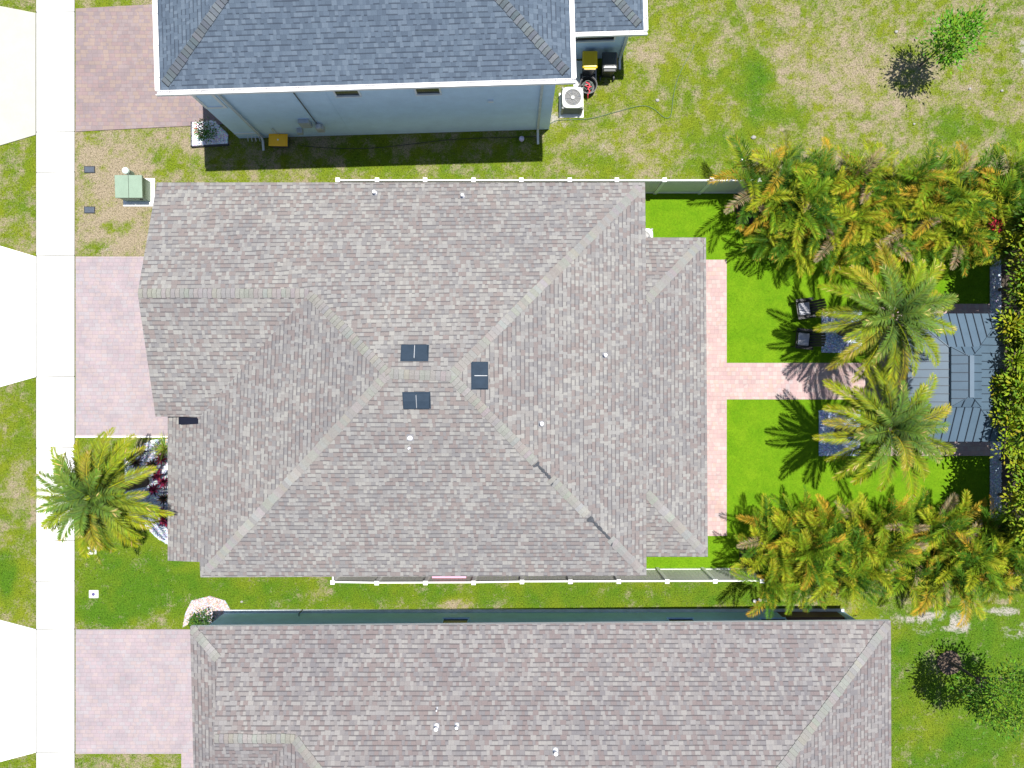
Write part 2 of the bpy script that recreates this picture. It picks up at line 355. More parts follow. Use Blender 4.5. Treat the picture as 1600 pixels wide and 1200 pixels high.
# backyard
def turfmat():
    b = NB("turf", 0.9); v = b.geo(); b.b.inputs["Specular IOR Level"].default_value = 0.1
    n1 = b.noise(v, 1.2, 6, 0.75); n3 = b.noise(v, 22, 3, 0.85)
    col = b.mix(b.ramp(n1, [(0.3,(0,)*3),(0.7,(1,)*3)]), (0.075,0.18,0.003), (0.13,0.235,0.006))
    col = b.mix(1.0, col, b.ramp(n3, [(0.3, (0.75,)*3), (0.7, (1.25,)*3)]), 'MULTIPLY')
    b.l(col, b.b.inputs["Base Color"]); b.bump(n3, 0.02, 0.5); return b.m
TURF = turfmat()
slab("turf", [turf_poly], 0.02, TURF)
slab("walkway", [walk_v, walk_h], 0.045, PAVER); slab("patio", [patio], 0.05, PAVER)
slab("side_yard_path", [G((520,893),(1000,893),(1000,800),(520,800))], 0.03, simple("side_yard_concrete", (0.33,0.30,0.29), 0.9, 0.3, 1.1))
slab("planting_bed", [G((1150,300.5),(1562,300.5),(1562,368),(1330,352),(1150,350)), G((1155,893),(1500,893),(1562,880),(1562,815),(1250,830),(1155,840)), G((1563,369),(1760,369),(1760,812),(1563,812))], 0.035, SOIL)
slab("concrete_pad", [conc_pad], 0.05, CONC)
slab("front_walk", [G((222,884),(262,862),(262,835),(300,835),(300,884))], -0.02, CONC)

# ------------------------------------------------------------------ grass blades
def blades(name, n, region, holes, hgt, wid, colfn, zbase, mat):
    xs = rng.uniform(region[0], region[1], n); ys = rng.uniform(region[2], region[3], n)
    keep = np.ones(n, bool)
    for h in holes: keep &= ~pip(xs, ys, h)
    xs, ys = xs[keep], ys[keep]; n = len(xs)
    a = rng.uniform(0, 2*np.pi, n); hh = hgt*rng.uniform(0.5, 1.3, n); ww = wid*rng.uniform(0.6, 1.4, n)
    la = rng.uniform(0, 2*np.pi, n); ln = hh*rng.uniform(0.3, 1.4, n)
    zb = np.full(n, zbase)
    p0 = np.stack([xs+np.cos(a)*ww, ys+np.sin(a)*ww, zb-0.005], -1); p1 = np.stack([xs-np.cos(a)*ww, ys-np.sin(a)*ww, zb-0.005], -1)
    p2 = np.stack([xs+np.cos(la)*ln, ys+np.sin(la)*ln, zb+hh], -1)
    v = np.stack([p0, p1, p2], 1).reshape(-1, 3).astype(np.float32)
    c = np.repeat(colfn(xs, ys, n), 3, axis=0); c = np.concatenate([c, np.ones((len(c), 1))], 1).astype(np.float32)
    me = bpy.data.meshes.new(name); me.vertices.add(3*n); me.vertices.foreach_set("co", v.ravel())
    me.loops.add(3*n); me.loops.foreach_set("vertex_index", np.arange(3*n, dtype=np.int32))
    me.polygons.add(n); me.polygons.foreach_set("loop_start", np.arange(0, 3*n, 3, dtype=np.int32))
    me.update(calc_edges=True)
    me.color_attributes.new("Col", 'FLOAT_COLOR', 'POINT').data.foreach_set("color", c.ravel())
    me.materials.append(mat); o = bpy.data.objects.new(name, me); C.objects.link(o); return o
def lawncol(xs, ys, n):
    d, bb, l = attrs(xs, ys); dv = d + rng.normal(0, 0.24, n); f = np.clip((dv-0.35)/0.35, 0, 1)[:, None]
    g0 = np.array([0.16,0.20,0.010]); g1 = np.array([0.06,0.145,0.007]); t = np.array([0.37,0.31,0.22])
    lf = np.clip(l+rng.normal(0, 0.15, n), 0, 1)[:, None]
    return ((g0*(1-lf)+g1*lf)*(1-f)+t*f)*rng.uniform(0.5, 1.4, n)[:, None]
EX = [aprons[0], aprons[1], aprons[2], drives[0], drives[1], drives[2], sw_poly, turf_poly, conc_pad]
hs = [G((265,300),(990,300),(990,895),(275,895)), G((330,-100),(870,-100),(870,212),(350,216)), G((352,962),(1390,962),(1390,1250),(352,1250)), G((520,800),(1000,800),(1000,893),(520,893))]
BL = vcol("grass_blades", 0.7, 0.25, 0.1, 3, 0.2)
o = blades("grass", 330000, (-21.5, 21.5, -16.2, 16.2), EX+hs, 0.055, 0.011, lawncol, 0.0, BL); stuff(o, "short patchy green and straw coloured lawn grass around the houses", "grass")
def turfcol(xs, ys, n):
    return np.array([0.105,0.225,0.005])[None]*rng.uniform(0.6, 1.35, n)[:, None]
o = blades("turf_grass", 90000, (5, 19.6, -7.7, 7.85), [walk_v, walk_h, patio], 0.03, 0.008, turfcol, 0.02, BL)
stuff(o, "bright even green turf pile of the fenced backyard", "artificial turf")

# ------------------------------------------------------------------ roofs
def roof(parent, pts, faces, outline, mat, thick=0.16, fmat=FASC):
    m = MB(); m.add(pts, faces); r = m.build("roof", mat, parent, uv=True)
    for ol in outline:
        f = MB(); n = len(ol); top = [Vector(pts[i]) for i in ol]
        area = sum(top[i].x*top[(i+1) % n].y - top[(i+1) % n].x*top[i].y for i in range(n))
        if area < 0: top = top[::-1]
        vs = [p - Vector((0, 0, 0.004)) for p in top] + [p - Vector((0, 0, thick)) for p in top]
        f.add(vs, [(i, n+i, n+(i+1) % n, (i+1) % n) for i in range(n)] + [tuple(range(n, 2*n))[::-1]])
        f.build("fascia", fmat, r)
    return r
CAPC = [(0.2174, 0.2117, 0.1972), (0.2258, 0.22, 0.2044), (0.2119, 0.205, 0.1933), (0.2202, 0.2128, 0.1988), (0.2453, 0.2396, 0.2251), (0.2146, 0.2083, 0.1949), (0.2091, 0.1977, 0.186)]
CAPG = [tuple(q*0.50 for q in c) for c in [(0.20,0.23,0.26),(0.17,0.20,0.23),(0.23,0.26,0.29),(0.15,0.18,0.21)]]
def caps(par, p0, p1, hip=True, w=0.16, pal=CAPC, step=0.16, gaps=(), drop=None, trim=0.0):
    p0, p1 = Vector(p0), Vector(p1); d = p1-p0; d.normalize(); p1 = p1-d*trim; L = (p1-p0).length
    sd_ = Vector((d.y, -d.x, 0)).normalized(); dr = drop if drop is not None else (0.235 if hip else 0.333)
    n = int(L/step); st = L/n; col = random.choice(pal); left = 0; mb = MB()
    for i in range(n):
        t = (i+0.5)/n
        if any(a < t < b for a, b in gaps):
            if mb.v: mb.build("ridge_cap", CAP, par); mb = MB()
            continue
        if left <= 0: col = random.choice(pal); left = random.choice((1, 1, 2, 3, 4)) if pal is CAPC else 1
        left -= 1
        cc = tuple(x*random.uniform(0.95, 1.05) for x in col); ww = w*random.uniform(0.94, 1.06)
        a = p0+d*(i*st+0.012); b2 = p0+d*((i+1)*st+0.01); jit = sd_*random.uniform(-0.008, 0.008)
        def row(q, up, ww):
            q = q+jit; return [q-sd_*ww+Vector((0,0,up-dr*ww)), q+Vector((0,0,up+0.004)), q+sd_*ww+Vector((0,0,up-dr*ww))]
        vs = row(a, 0.016, ww)+row(b2, 0.036, ww); lo = [v-Vector((0,0,0.03)) for v in vs]
        mb.add(vs+lo, [(0,3,4,1),(1,4,5,2),(6,0,1,7),(7,1,2,8),(3,9,10,4),(4,10,11,5),(0,6,9,3),(2,5,11,8)], cc)
        e0 = row(b2+d*0.001, 0.034, ww); e1 = row(b2+d*(0.03 if pal is CAPG else 0.008), 0.012, ww)   # dark strip painting the shadow gap ahead of each cap
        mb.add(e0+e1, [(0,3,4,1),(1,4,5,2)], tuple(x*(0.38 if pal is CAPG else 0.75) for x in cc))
    if mb.v: mb.build("ridge_cap", CAP, par)

ZE = 3.05; ZR = 5.5
# ---------------- main house
A=P(245,285,ZE); B=P(1008,285,ZE); Cc=P(1010,899.5,ZE); D=P(313,902,ZE); D1=P(312,878,ZE); E=P(262,876,2.57); Fp=P(262,651,2.57); G1=P(312,651,ZE)
Hh=P(243,651,ZE); I=P(215,458,4.40); J=P(482,458,4.40); R1=P(606,584,ZR); R2=P(704,588,ZR)
N1=P(1010,470,ZE); S1=P(1010,770,ZE); X1=P(1103,371,2.24); X2=P(1106,870,2.24); X0=P(1008,371,2.24); X3=P(1010,870,2.24)
house = thing("brick_brown_roof_house".replace("brick_brown_roof_", ""), (0, 0, 0), "large single-storey house in the middle under a wide pinkish grey-brown shingle hip roof", "house")
pts = [A,B,Cc,D,D1,E,Fp,G1,Hh,I,J,R1,R2,N1,S1,X1,X2,X0,X3]
names = {n: i for i, n in enumerate("A B C D D1 E F G H I J R1 R2 N1 S1 X1 X2 X0 X3".split())}
def ix(s): return tuple(names[k] for k in s.split())
faces = [ix("A B R2 R1 J I")[::1], ix("H G J I")[::1], ix("G F E D1 D R1 J"), ix("D C R2 R1"), ix("C S1 N1 B R2"), ix("S1 X2 X1 N1"), ix("N1 X1 X0"), ix("S1 X3 X2")]
def up(faces, pts):
    out = []
    for f in faces:
        s = sum(pts[f[i]].x*pts[f[(i+1) % len(f)]].y - pts[f[(i+1) % len(f)]].x*pts[f[i]].y for i in range(len(f)))
        out.append(f if s > 0 else f[::-1])
    return out
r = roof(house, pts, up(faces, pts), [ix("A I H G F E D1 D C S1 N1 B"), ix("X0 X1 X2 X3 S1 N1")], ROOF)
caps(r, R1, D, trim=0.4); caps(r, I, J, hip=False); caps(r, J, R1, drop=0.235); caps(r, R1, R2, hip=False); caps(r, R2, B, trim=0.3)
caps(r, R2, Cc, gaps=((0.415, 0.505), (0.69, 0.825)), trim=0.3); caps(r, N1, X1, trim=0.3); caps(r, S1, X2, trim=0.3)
TORN = simple("torn_underlayment", (0.06,0.065,0.075), 0.9, 0.3, 9)
# torn, exposed underlayment on the damaged hip
dd = (Cc-R2); sdv = Vector((dd.y, -dd.x, 0)).normalized()
for a, b2 in ((0.412, 0.508), (0.687, 0.83)):
    n = 16; L = []; m = MB()
    for i in range(n+1):
        t = a+(b2-a)*i/n; p = R2+dd*t+Vector((0, 0, 0.012)); ww = 0.03+random.uniform(0, 0.05)+(0.10 if i in (0, 1, n-1, n) else 0)
        L.append((p-sdv*ww*random.uniform(0.3, 1)+Vector((0,0,-0.02)), p+Vector((0,0,0.004)), p+sdv*ww+Vector((0,0,-0.02))))
    for i in range(n):
        m.add([*L[i], *L[i+1]], [(0, 3, 4, 1), (1, 4, 5, 2)])
    m.build("torn_cap", TORN, r)
def slope_at(face_pts, x, y):
    a, b2, c = face_pts; n = (b2-a).cross(c-a); return a.z - (n.x*(x-a.x)+n.y*(y-a.y))/n.z
def on_roof(px, py, fp):
    z = 4.0
    for _ in range(8): p = P(px, py, z); z = slope_at(fp, p.x, p.y)
    return P(px, py, z)
NF=(A,B,R2); WF=(D,R1,J); SF=(D,Cc,R2); EF=(B,R2,Cc); HGI=(Hh,G1,J)
def plane_mat(p, fp):
    n = (fp[1]-fp[0]).cross(fp[2]-fp[0]).normalized(); n = n if n.z > 0 else -n
    e = Vector((0,0,1)).cross(n).normalized(); u = n.cross(e)
    return Matrix.Translation(p) @ Matrix((e, u, n)).transposed().to_4x4()
def ridge_vent(px, py, fp, par):
    M = plane_mat(on_roof(px, py, fp), fp); m = MB()
    for s in (-1, 1):
        x0, x1 = (s*0.43, s*0.015) if s < 0 else (0.015, 0.43)
        q = [Vector(v) for v in ((x0,-0.25,0.0),(x1,-0.25,0.0),(x1,0.24,0.0),(x0,0.24,0.0),(x0,-0.25,0.13),(x1,-0.25,0.13),(x1,0.0,0.12),(x0,0.0,0.12),(x0,0.24,0.02),(x1,0.24,0.02))]
        m.add([M @ v for v in q], [(0,1,5,4),(4,5,6,7),(7,6,9,8),(8,9,2,3),(0,4,7,8,3),(1,2,9,6,5)])
        m.box(x0-0.0, x1, -0.27, -0.25, 0.05, 0.13, None, M)
    m.box(-0.47, 0.47, -0.31, 0.29, 0.002, 0.012, None, M)
    o = m.build("roof_vent", VENT, par, bevel=0.008)
    f = MB(); f.box(-0.012, 0.012, -0.25, 0.2, 0.01, 0.10, None, M); f.build("vent_divider", GALV, par)
    return o
for a in ((648,552,NF),(651,625,SF),(749,587,EF)): ridge_vent(*a, r)
FLASH = simple("vent_flashing_lead", (0.17,0.17,0.18), 0.8, 0.1, 8)
def pipe_vent(px, py, fp, par, s=1.0, mat=None):
    p = on_roof(px, py, fp); M = plane_mat(p, fp); m = MB()
    f = MB(); f.box(-0.12*s, 0.12*s, -0.12*s, 0.14*s, 0.002, 0.012, None, M)
    m.lathe(p+Vector((0,0,-0.02)), [(0.10*s,0),(0.065*s,0.07),(0.045*s,0.1),(0.045*s,0.2),(0.068*s,0.2),(0.068*s,0.26),(0.04*s,0.28)], 12)
    m.build("pipe_vent", WHITEP, par); f.build("vent_flashing", FLASH, par)
for px, py, fp, s in ((586,302,NF,0.9),(723,307,NF,0.8),(641,684,SF,1.0),(640,700,SF,0.5),(945,555,EF,0.9),(846,662,EF,0.9)): pipe_vent(px, py, fp, r, s)
# black kick-out gutter piece under the garage eave
p = P(280, 652, 2.98); q2 = P(312, 652, 3.02)
m = MB(); x0, x1, yy = p.x, q2.x, p.y
m.add([(x0,yy,3.03),(x1-0.12,yy,3.03),(x1,yy-0.09,3.03),(x1,yy-0.24,3.03),(x0,yy-0.26,3.03)]+[(x0,yy,2.80),(x1-0.12,yy,2.9),(x1,yy-0.09,2.95),(x1,yy-0.24,2.95),(x0,yy-0.26,2.80)],
      [(4,3,2,1,0)[::-1],(0,5,6,1)[::-1],(1,6,7,2)[::-1],(2,7,8,3)[::-1],(3,8,9,4)[::-1],(4,9,5,0)[::-1],(5,6,7,8,9)[::-1]])
m.build("roof_flashing", simple("dark_navy_metal", (0.008,0.010,0.02), 0.8, spec=0.1), r)
# walls
def wall_prism(poly, z0, z1, mat, parent, name="wall"):
    return MB().prism(poly, z0, z1).build(name, mat, parent)
wall_prism([(-12.6,6.9),(4.45,6.9),(4.45,-6.6),(-11.0,-6.6),(-11.0,-0.8),(-12.6,-0.8)], -0.05, 2.86, STUC, house)
m = MB(); m.add([(-12.6,6.9,2.86),(-12.6,-0.8,2.86),(-12.6,3.1,4.15),(-12.3,6.9,2.86),(-12.3,-0.8,2.86),(-12.3,3.1,4.15)], [(0,1,2)[::-1],(3,4,5),(0,2,5,3)[::-1],(1,4,5,2)[::-1]]); m.build("gable_wall", STUC, house)
def window(parent, c, w_, h_, nrm, mullion=True, frame=TRIM, glass=GLASS):
    """window centred at c on a wall with outward normal nrm"""
    n = Vector(nrm).normalized(); e = Vector((-n.y, n.x, 0)); M = Matrix.Translation(c) @ Matrix((e, Vector((0,0,1)), n)).transposed().to_4x4()
    # local x along the wall, y up, z out
    f = MB(); t = 0.06
    f.box(-w_/2-t, w_/2+t, h_/2, h_/2+t, -0.02, 0.05, None, M); f.box(-w_/2-t, w_/2+t, -h_/2-t, -h_/2, -0.02, 0.08, None, M)
    f.box(-w_/2-t, -w_/2, -h_/2, h_/2, -0.02, 0.05, None, M); f.box(w_/2, w_/2+t, -h_/2, h_/2, -0.02, 0.05, None, M)
    if mullion: f.box(-w_/2, w_/2, -0.02, 0.02, -0.02, 0.035, None, M)
    fo = f.build("window", frame, parent)
    MB().box(-w_/2, w_/2, -h_/2, h_/2, -0.01, 0.02, None, M).build("pane", glass, fo)
    return fo
m = MB()
for k in range(4): m.box(-12.66, -12.61, 0.2, 5.6, 0.02+k*0.55, 0.54+k*0.55)
m.build("garage_door", TRIM, house, bevel=0.01)
dr_ = MB().box(-11.05, -11.0, -3.0, -2.0, 0.02, 2.15).build("front_door", WOODD, house); MB().cbox((-11.09,-2.12,1.0),(0.06,0.04,0.16)).build("handle", GALV, dr_)
window(house, (-11.0,-4.6,1.4), 1.6, 1.3, (-1,0,0)); window(house, (4.45,4.0,1.4), 1.4, 1.2, (1,0,0))
for x in (-8,-3,1.5): window(house, (x,6.9,1.6), 0.9, 1.2, (0,1,0)); window(house, (x,-6.6,1.6), 0.9, 1.2, (0,-1,0))
MB().box(4.45, 4.5, -3.0, 1.5, 0.05, 2.2).build("sliding_door", GLASS, house)
for y in (5.0, 0.4, -2.0, -6.0):
    m = MB(); m.box(6.85, 7.1, y-0.12, y+0.12, 0.0, 2.1); m.box(6.82, 7.13, y-0.15, y+0.15, 0.0, 0.12); m.build("porch_post", STUC, house)
for y in (-1.4, -3.7, -6.2):
    MB().box(-12.55, -12.25, y-0.15, y+0.15, 0, 2.42).build("porch_post", STUC, house)
MB().box(4.45, 7.2, -6.1, 5.05, -0.02, 0.055).build("porch_floor", PAVER, house)
MB().box(-12.7, -11.0, -6.4, -0.8, -0.02, 0.06).build("porch_floor", PAVE, house)

# ---------------- lower (south) neighbour
a0=P(297,979,ZE); b0=P(1392,970,ZE); k0=P(340,1030,3.42); kr=P(334,1155,4.33); J2=P(460,1155,4.33)
r1=Vector((-3.9,-16.05,5.55)); r2=Vector((6.45,-16.05,5.55)); c0=Vector((13.9,-23.4,ZE)); d0=Vector((-11.5,-23.4,ZE)); k2=Vector((k0.x,-14.9,3.42)); a2=Vector((-11.6,-15.95,ZE))
nb = thing("house", (0, 0, 0), "neighbouring house at the bottom edge with pinkish grey shingle roof and teal side wall", "house")
pts = [a0,b0,k0,kr,J2,r1,r2,c0,d0,k2,a2]
faces = [(0,2,3,4,5,6,1),(0,10,9,2),(3,9,10,4),(4,10,8,5),(8,7,6,5),(7,1,6)]
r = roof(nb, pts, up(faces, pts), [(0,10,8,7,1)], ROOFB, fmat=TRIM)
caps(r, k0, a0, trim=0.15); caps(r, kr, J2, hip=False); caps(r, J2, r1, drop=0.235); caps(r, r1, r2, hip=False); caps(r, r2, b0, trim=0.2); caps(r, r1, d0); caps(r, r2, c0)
MB().add([k0+Vector((0.12,0,-0.02)),kr+Vector((0.3,0,-.06)),k2+Vector((0.12,0,-0.02))], [(0,2,1)]).build("gable_wall", STUCT, r)
NF2=(a0,b0,r2)
for px, py, s in ((682,1135,1.0),(714,1133,0.8),(868,1173,1.0),(683,1106,0.4)): pipe_vent(px, py, NF2, r, s)
wl = G((352,956.5),(1312,955))
wy0, wy1 = wl[0][1], wl[1][1]
wx0 = wl[0][0]; wx1 = P(1212,957).x; wx2 = P(1318,957).x
wall_prism([(wx0,wy0),(wx1,wy1),(wx1,-22.9),(wx0,-22.9)], -0.05, 2.88, STUCT, nb)
wall_prism([(wx1+0.003,wy1-2.2),(wx2,wy1-2.2),(wx2,-22.9),(wx1+0.003,-22.9)], -0.05, 2.88, WOODD, nb)
MB().box(wx2-0.3, wx2, wy1-0.3, wy1, 0, 2.9).build("porch_post", STUCT, nb)
MB().box(wx1, wx2-0.3, wy1-0.12, wy1, 0, 0.75).build("porch_railing", WOODD, nb)
MB().box(wx1+0.004, wx2, wy1-2.2, wy1+0.004, -0.04, 0.05).build("porch_floor", simple("dark_porch_floor", (0.05,0.03,0.03), 0.8), nb)
MB().add([(wx0-0.02,wy0+0.11,0.07),(wx2,wy1+0.11,0.07),(wx2,wy1+0.006,0.07),(wx0-0.02,wy0+0.006,0.07),(wx0-0.02,wy0+0.11,-0.05),(wx2,wy1+0.11,-0.05),(wx2,wy1+0.006,-0.05),(wx0-0.02,wy0+0.006,-0.05)],[(3,2,1,0)[::-1][::-1],(0,1,5,4),(1,2,6,5),(3,0,4,7)]).build("foundation", simple("foundation_pale", (0.62,0.66,0.68),0.9), nb)
for px in (718, 1046, 1181):
    window(nb, Vector((P(px, 958).x*1.03, wy0+(wy1-wy0)*0.5+0.01, 1.55)), 0.95, 1.1, (0,1,0), frame=STUCT)
m = MB(); m.tube([P(473,962,0.0)+Vector((0,0.25,0.02)), P(473,962,0.0)+Vector((0,0.25,0.5)), P(473,962,0.0)+Vector((0,0.0,0.55))], 0.025); m.build("water_tap", DARK, nb)
for y in (-19,-20.5): window(nb, (wx0,y,1.5), 1.2, 1.2, (-1,0,0))

# ---------------- grey two-storey neighbour (rotated a little)
ZG = 5.75; ga=P(250,141,ZG); gb=P(893,122,ZG); ex=(gb-ga).normalized(); ey=Vector((-ex.y, ex.x, 0)); gw=(gb-ga).length; gd=12.6
def g(u, v_, z): return Vector((ga.x, ga.y, 0)) + ex*u + ey*v_ + Vector((0, 0, z))
gh = thing("house", (0, 0, 0), "two-storey neighbouring house at the top edge with blue-grey shingle roof, white gutters and grey wall", "house")
pr = 0.333; hd = gd/2; rz_ = ZG+hd*pr
pts = [g(0,0,ZG),g(gw,0,ZG),g(gw,gd,ZG),g(0,gd,ZG),g(hd,hd,rz_),g(gw-hd,hd,rz_)]
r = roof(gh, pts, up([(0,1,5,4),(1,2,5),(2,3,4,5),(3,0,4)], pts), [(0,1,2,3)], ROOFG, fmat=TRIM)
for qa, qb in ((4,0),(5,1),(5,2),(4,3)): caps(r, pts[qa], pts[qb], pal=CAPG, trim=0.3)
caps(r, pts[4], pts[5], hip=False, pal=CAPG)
# low rear wing
lw = P(1006,47,2.95); lu = (lw-g(0,0,2.95)).dot(ex); lv = (lw-g(0,0,2.95)).dot(ey); wu = gw-0.42
LD = 6.0; wr = 2.95+(lu-wu)*pr
pts = [g(wu,lv,2.95), g(lu,lv,2.95), g(lu,lv+LD,2.95), g(wu,lv+LD,2.95), g(wu,lv+(lu-wu),wr), g(wu,lv+LD-(lu-wu),wr)]
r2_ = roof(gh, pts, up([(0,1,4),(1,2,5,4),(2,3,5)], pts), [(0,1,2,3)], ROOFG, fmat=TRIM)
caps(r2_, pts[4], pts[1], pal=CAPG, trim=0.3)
# gutters with hanger straps: U section along an edge
def gutter(parent, p, q, out):
    p, q, out = Vector(p), Vector(q), Vector(out).normalized(); m = MB(); W = 0.13; Dp = 0.11; t = 0.012
    def seg(o0, o1, z0, z1):
        vs = []
        for s in (p, q):
            vs += [s+out*o0+Vector((0,0,z0)), s+out*o1+Vector((0,0,z0)), s+out*o1+Vector((0,0,z1)), s+out*o0+Vector((0,0,z1))]
        m.add(vs, [(0,1,2,3)[::-1],(4,5,6,7),(0,1,5,4),(1,2,6,5),(2,3,7,6),(3,0,4,7)])
    seg(0.004, 0.004+t, -Dp, 0.0); seg(W, W+0.03, -Dp, 0.01); seg(0.004, W, -Dp, -Dp+t)
    g_ = m.build("gutter", GUT, parent)
    n = max(2, int((q-p).length/1.0))
    dvec = (q-p).normalized()
    for i in range(n):
        c = p+(q-p)*((i+0.4)/n); vs = []; h = MB()
        for s in (-0.012, 0.012):
            for o_, z_ in ((0.0, -0.004), (W+0.01, -0.004), (W+0.01, 0.012), (0.0, 0.012)): vs.append(c+dvec*s+out*o_+Vector((0,0,z_)))
        h.add(vs, [(0,1,2,3)[::-1],(4,5,6,7),(0,1,5,4),(1,2,6,5),(2,3,7,6),(3,0,4,7)])
        h.build("hanger", simple("gutter_hanger", (0.45,0.42,0.42), 0.4) if "gutter_hanger" not in bpy.data.materials else bpy.data.materials["gutter_hanger"], g_)
gutter(gh, g(-0.14,0,ZG), g(gw+0.14,0,ZG), -ey); gutter(gh, g(0,0,ZG), g(0,gd,ZG), -ex); gutter(gh, g(gw,0,ZG), g(gw,gd,ZG), ex)
gutter(gh, g(wu+0.3,lv,2.95), g(lu+0.14,lv,2.95), -ey); gutter(gh, g(lu,lv,2.95), g(lu,lv+LD,2.95), ex)
ov = 0.40
def xy(p): return (p.x, p.y)
wall_prism([xy(g(ov,ov,0)),xy(g(gw-ov-0.02,ov,0)),xy(g(gw-ov-0.02,gd-ov,0)),xy(g(ov,gd-ov,0))], -0.05, 5.6, STUCG, gh)
wall_prism([xy(g(gw-ov,lv+0.35,0)),xy(g(lu-0.35,lv+0.35,0)),xy(g(lu-0.35,lv+LD-.4,0)),xy(g(gw-ov,lv+LD-.4,0))], -0.05, 2.82, STUCG, gh)
def on_wall(px, py, off=0.0, vv=ov):
    """point of the south wall plane (v = vv) seen at a pixel"""
    o_ = Vector((0,0,H)); dirv = (P(px,py,0)-o_); n = ey; p0 = g(0,vv-off,0)
    t = (p0-o_).dot(n)/dirv.dot(n); return o_+dirv*t
for px, py, w_, h_ in ((545,134,0.80,0.9),(670,131,0.80,0.9)):
    p = on_wall(px, 149 if px < 600 else 146); c = p+Vector((0,0,h_/2+0.06)); window(gh, c, w_, h_, -ey)
p = on_wall(928, 63, 0, lv+0.35); window(gh, Vector((p.x, p.y, p.z+0.45)), 1.5, 0.8, -ey)
# trim frame and band at the left end of the wall
m = MB()
def wallbox(u0, u1, z0, z1, t0=0.003, t1=0.035, mb=m):
    vs = [g(u, ov-t, z) for t in (t0, t1) for u, z in ((u0,z0),(u1,z0),(u1,z1),(u0,z1))]
    mb.add(vs, [(0,1,2,3)[::-1],(4,5,6,7),(0,1,5,4),(1,2,6,5),(2,3,7,6),(3,0,4,7)])
wallbox(0.42,0.52,3.2,5.55); wallbox(1.1,1.2,3.3,5.55); wallbox(0.52,1.2,3.2,3.3)
m.build("wall_trim", TRIM, gh)
m = MB(); wallbox(0.42,1.3,0.55,0.62,mb=m); m.build("trim_band", TRIM, gh)
for a_, b2 in ((5.0,0.0),(7.95,3.0)): m = MB(); wallbox(a_,a_+0.02,b2,5.5,0.003,0.01,m); m.build("wall_joint", STUCG, gh)
def downspout(px0, u=None, uu=None, vv=0.34, z1=ZG-0.1, end=None, eyd=None):
    pass
def dspout(u, v0, ztop, vfoot, parent=gh, mat=simple("downspout_paint", (0.55,0.58,0.58), 0.5)):
    m = MB(); path = [g(u,v0-0.46,ztop),g(u,v0-0.44,ztop-0.12),g(u,v0-0.06,ztop-0.35),g(u,v0-0.06,0.3),g(u,v0-0.16,0.12),g(u,v0-vfoot,0.06)]
    for i in range(len(path)-1):
        a, b2 = path[i], path[i+1]; d = (b2-a).normalized(); s = ex*0.045; t = d.cross(ex).normalized()*0.035
        m.add([a-s-t,a+s-t,a+s+t,a-s+t,b2-s-t,b2+s-t,b2+s+t,b2-s+t], [(0,1,2,3),(4,5,6,7)[::-1],(0,1,5,4)[::-1],(1,2,6,5)[::-1],(2,3,7,6)[::-1],(3,0,4,7)[::-1]])
    m.build("downspout", mat, parent)
def u_of(p): return (p-g(0,0,0)).dot(ex)
dspout(u_of(on_wall(411,214)), ov, ZG-0.1, 0.55); dspout(u_of(on_wall(839,212)), ov, ZG-0.1, 0.62)
dspout(lu-0.45, lv+0.35, 2.85, 0.5)
# meters and conduit
PGR = simple("panel_grey", (0.42,0.44,0.45), 0.5)
for px, py, w_, h_, dd2 in ((480,194,0.42,0.55,0.16),(470,203,0.22,0.22,0.2)):
    p = on_wall(px, py); u = u_of(p); m = MB(); wallbox(u-w_/2,u+w_/2,p.z,p.z+h_,0.003,dd2,m); m.build("electric_panel", PGR, gh, bevel=0.015)
p = on_wall(501,197); m = MB(); m.cbox(p-ey*0.1+Vector((0,0,0.05)),(0.28,0.2,0.4), math.atan2(ex.y,ex.x)); m.lathe(p-ey*0.13+Vector((0,0,0.25)), [(0.11,0),(0.11,0.12),(0.08,0.15)], 16)
m.build("electric_meter", simple("meter_grey",(0.50,0.50,0.50),0.4), gh, bevel=0.01)
m = MB(); u = u_of(p); m.tube([g(u-0.05,ov-0.04,p.z+0.3), g(u-0.05,ov-0.04,5.55)], 0.022); m.build("conduit", simple("conduit_dark",(0.10,0.11,0.12),0.5), gh)
m = MB(); p = on_wall(432,205); u = u_of(p); m.tube([g(u,ov-0.03,0.2),g(u-0.03,ov-0.03,1.1),g(u-0.02,ov-0.12,1.2),g(u-0.02,ov-0.14,1.0)], 0.014); m.build("water_tap", GALV, gh)
p = on_wall(767,158); m = MB(); u = u_of(p); wallbox(u-0.09,u+0.09,p.z,p.z+0.12,0.003,0.06,m); m.build("dryer_vent", TRIM, gh)
m = MB()
for k in range(4):
    q2 = P(388+k*4, 206, 0.3); m.tube([q2, q2+Vector((0.04*k-0.05,-0.12,-0.05)), q2+Vector((0.06*k-0.1,-0.3,-0.25))], 0.012)
m.build("drain_pipes", WHITEP, gh)
MB().add([g(ov-0.004,ov+0.1,0.02),g(ov-0.004,ov+2.4,0.02),g(ov-0.004,ov+2.4,2.3),g(ov-0.004,ov+0.1,2.3)],[(0,1,2,3)]).build("side_door", simple("plum_door",(0.16,0.10,0.14),0.6), gh)
m = MB()
for k in range(4): m.add([g(ov-0.03,4.5,0.02+k*.55),g(ov-0.03,9.3,0.02+k*.55),g(ov-0.03,9.3,0.54+k*.55),g(ov-0.03,4.5,0.54+k*.55)],[(0,1,2,3)])
m.build("garage_door", TRIM, gh)

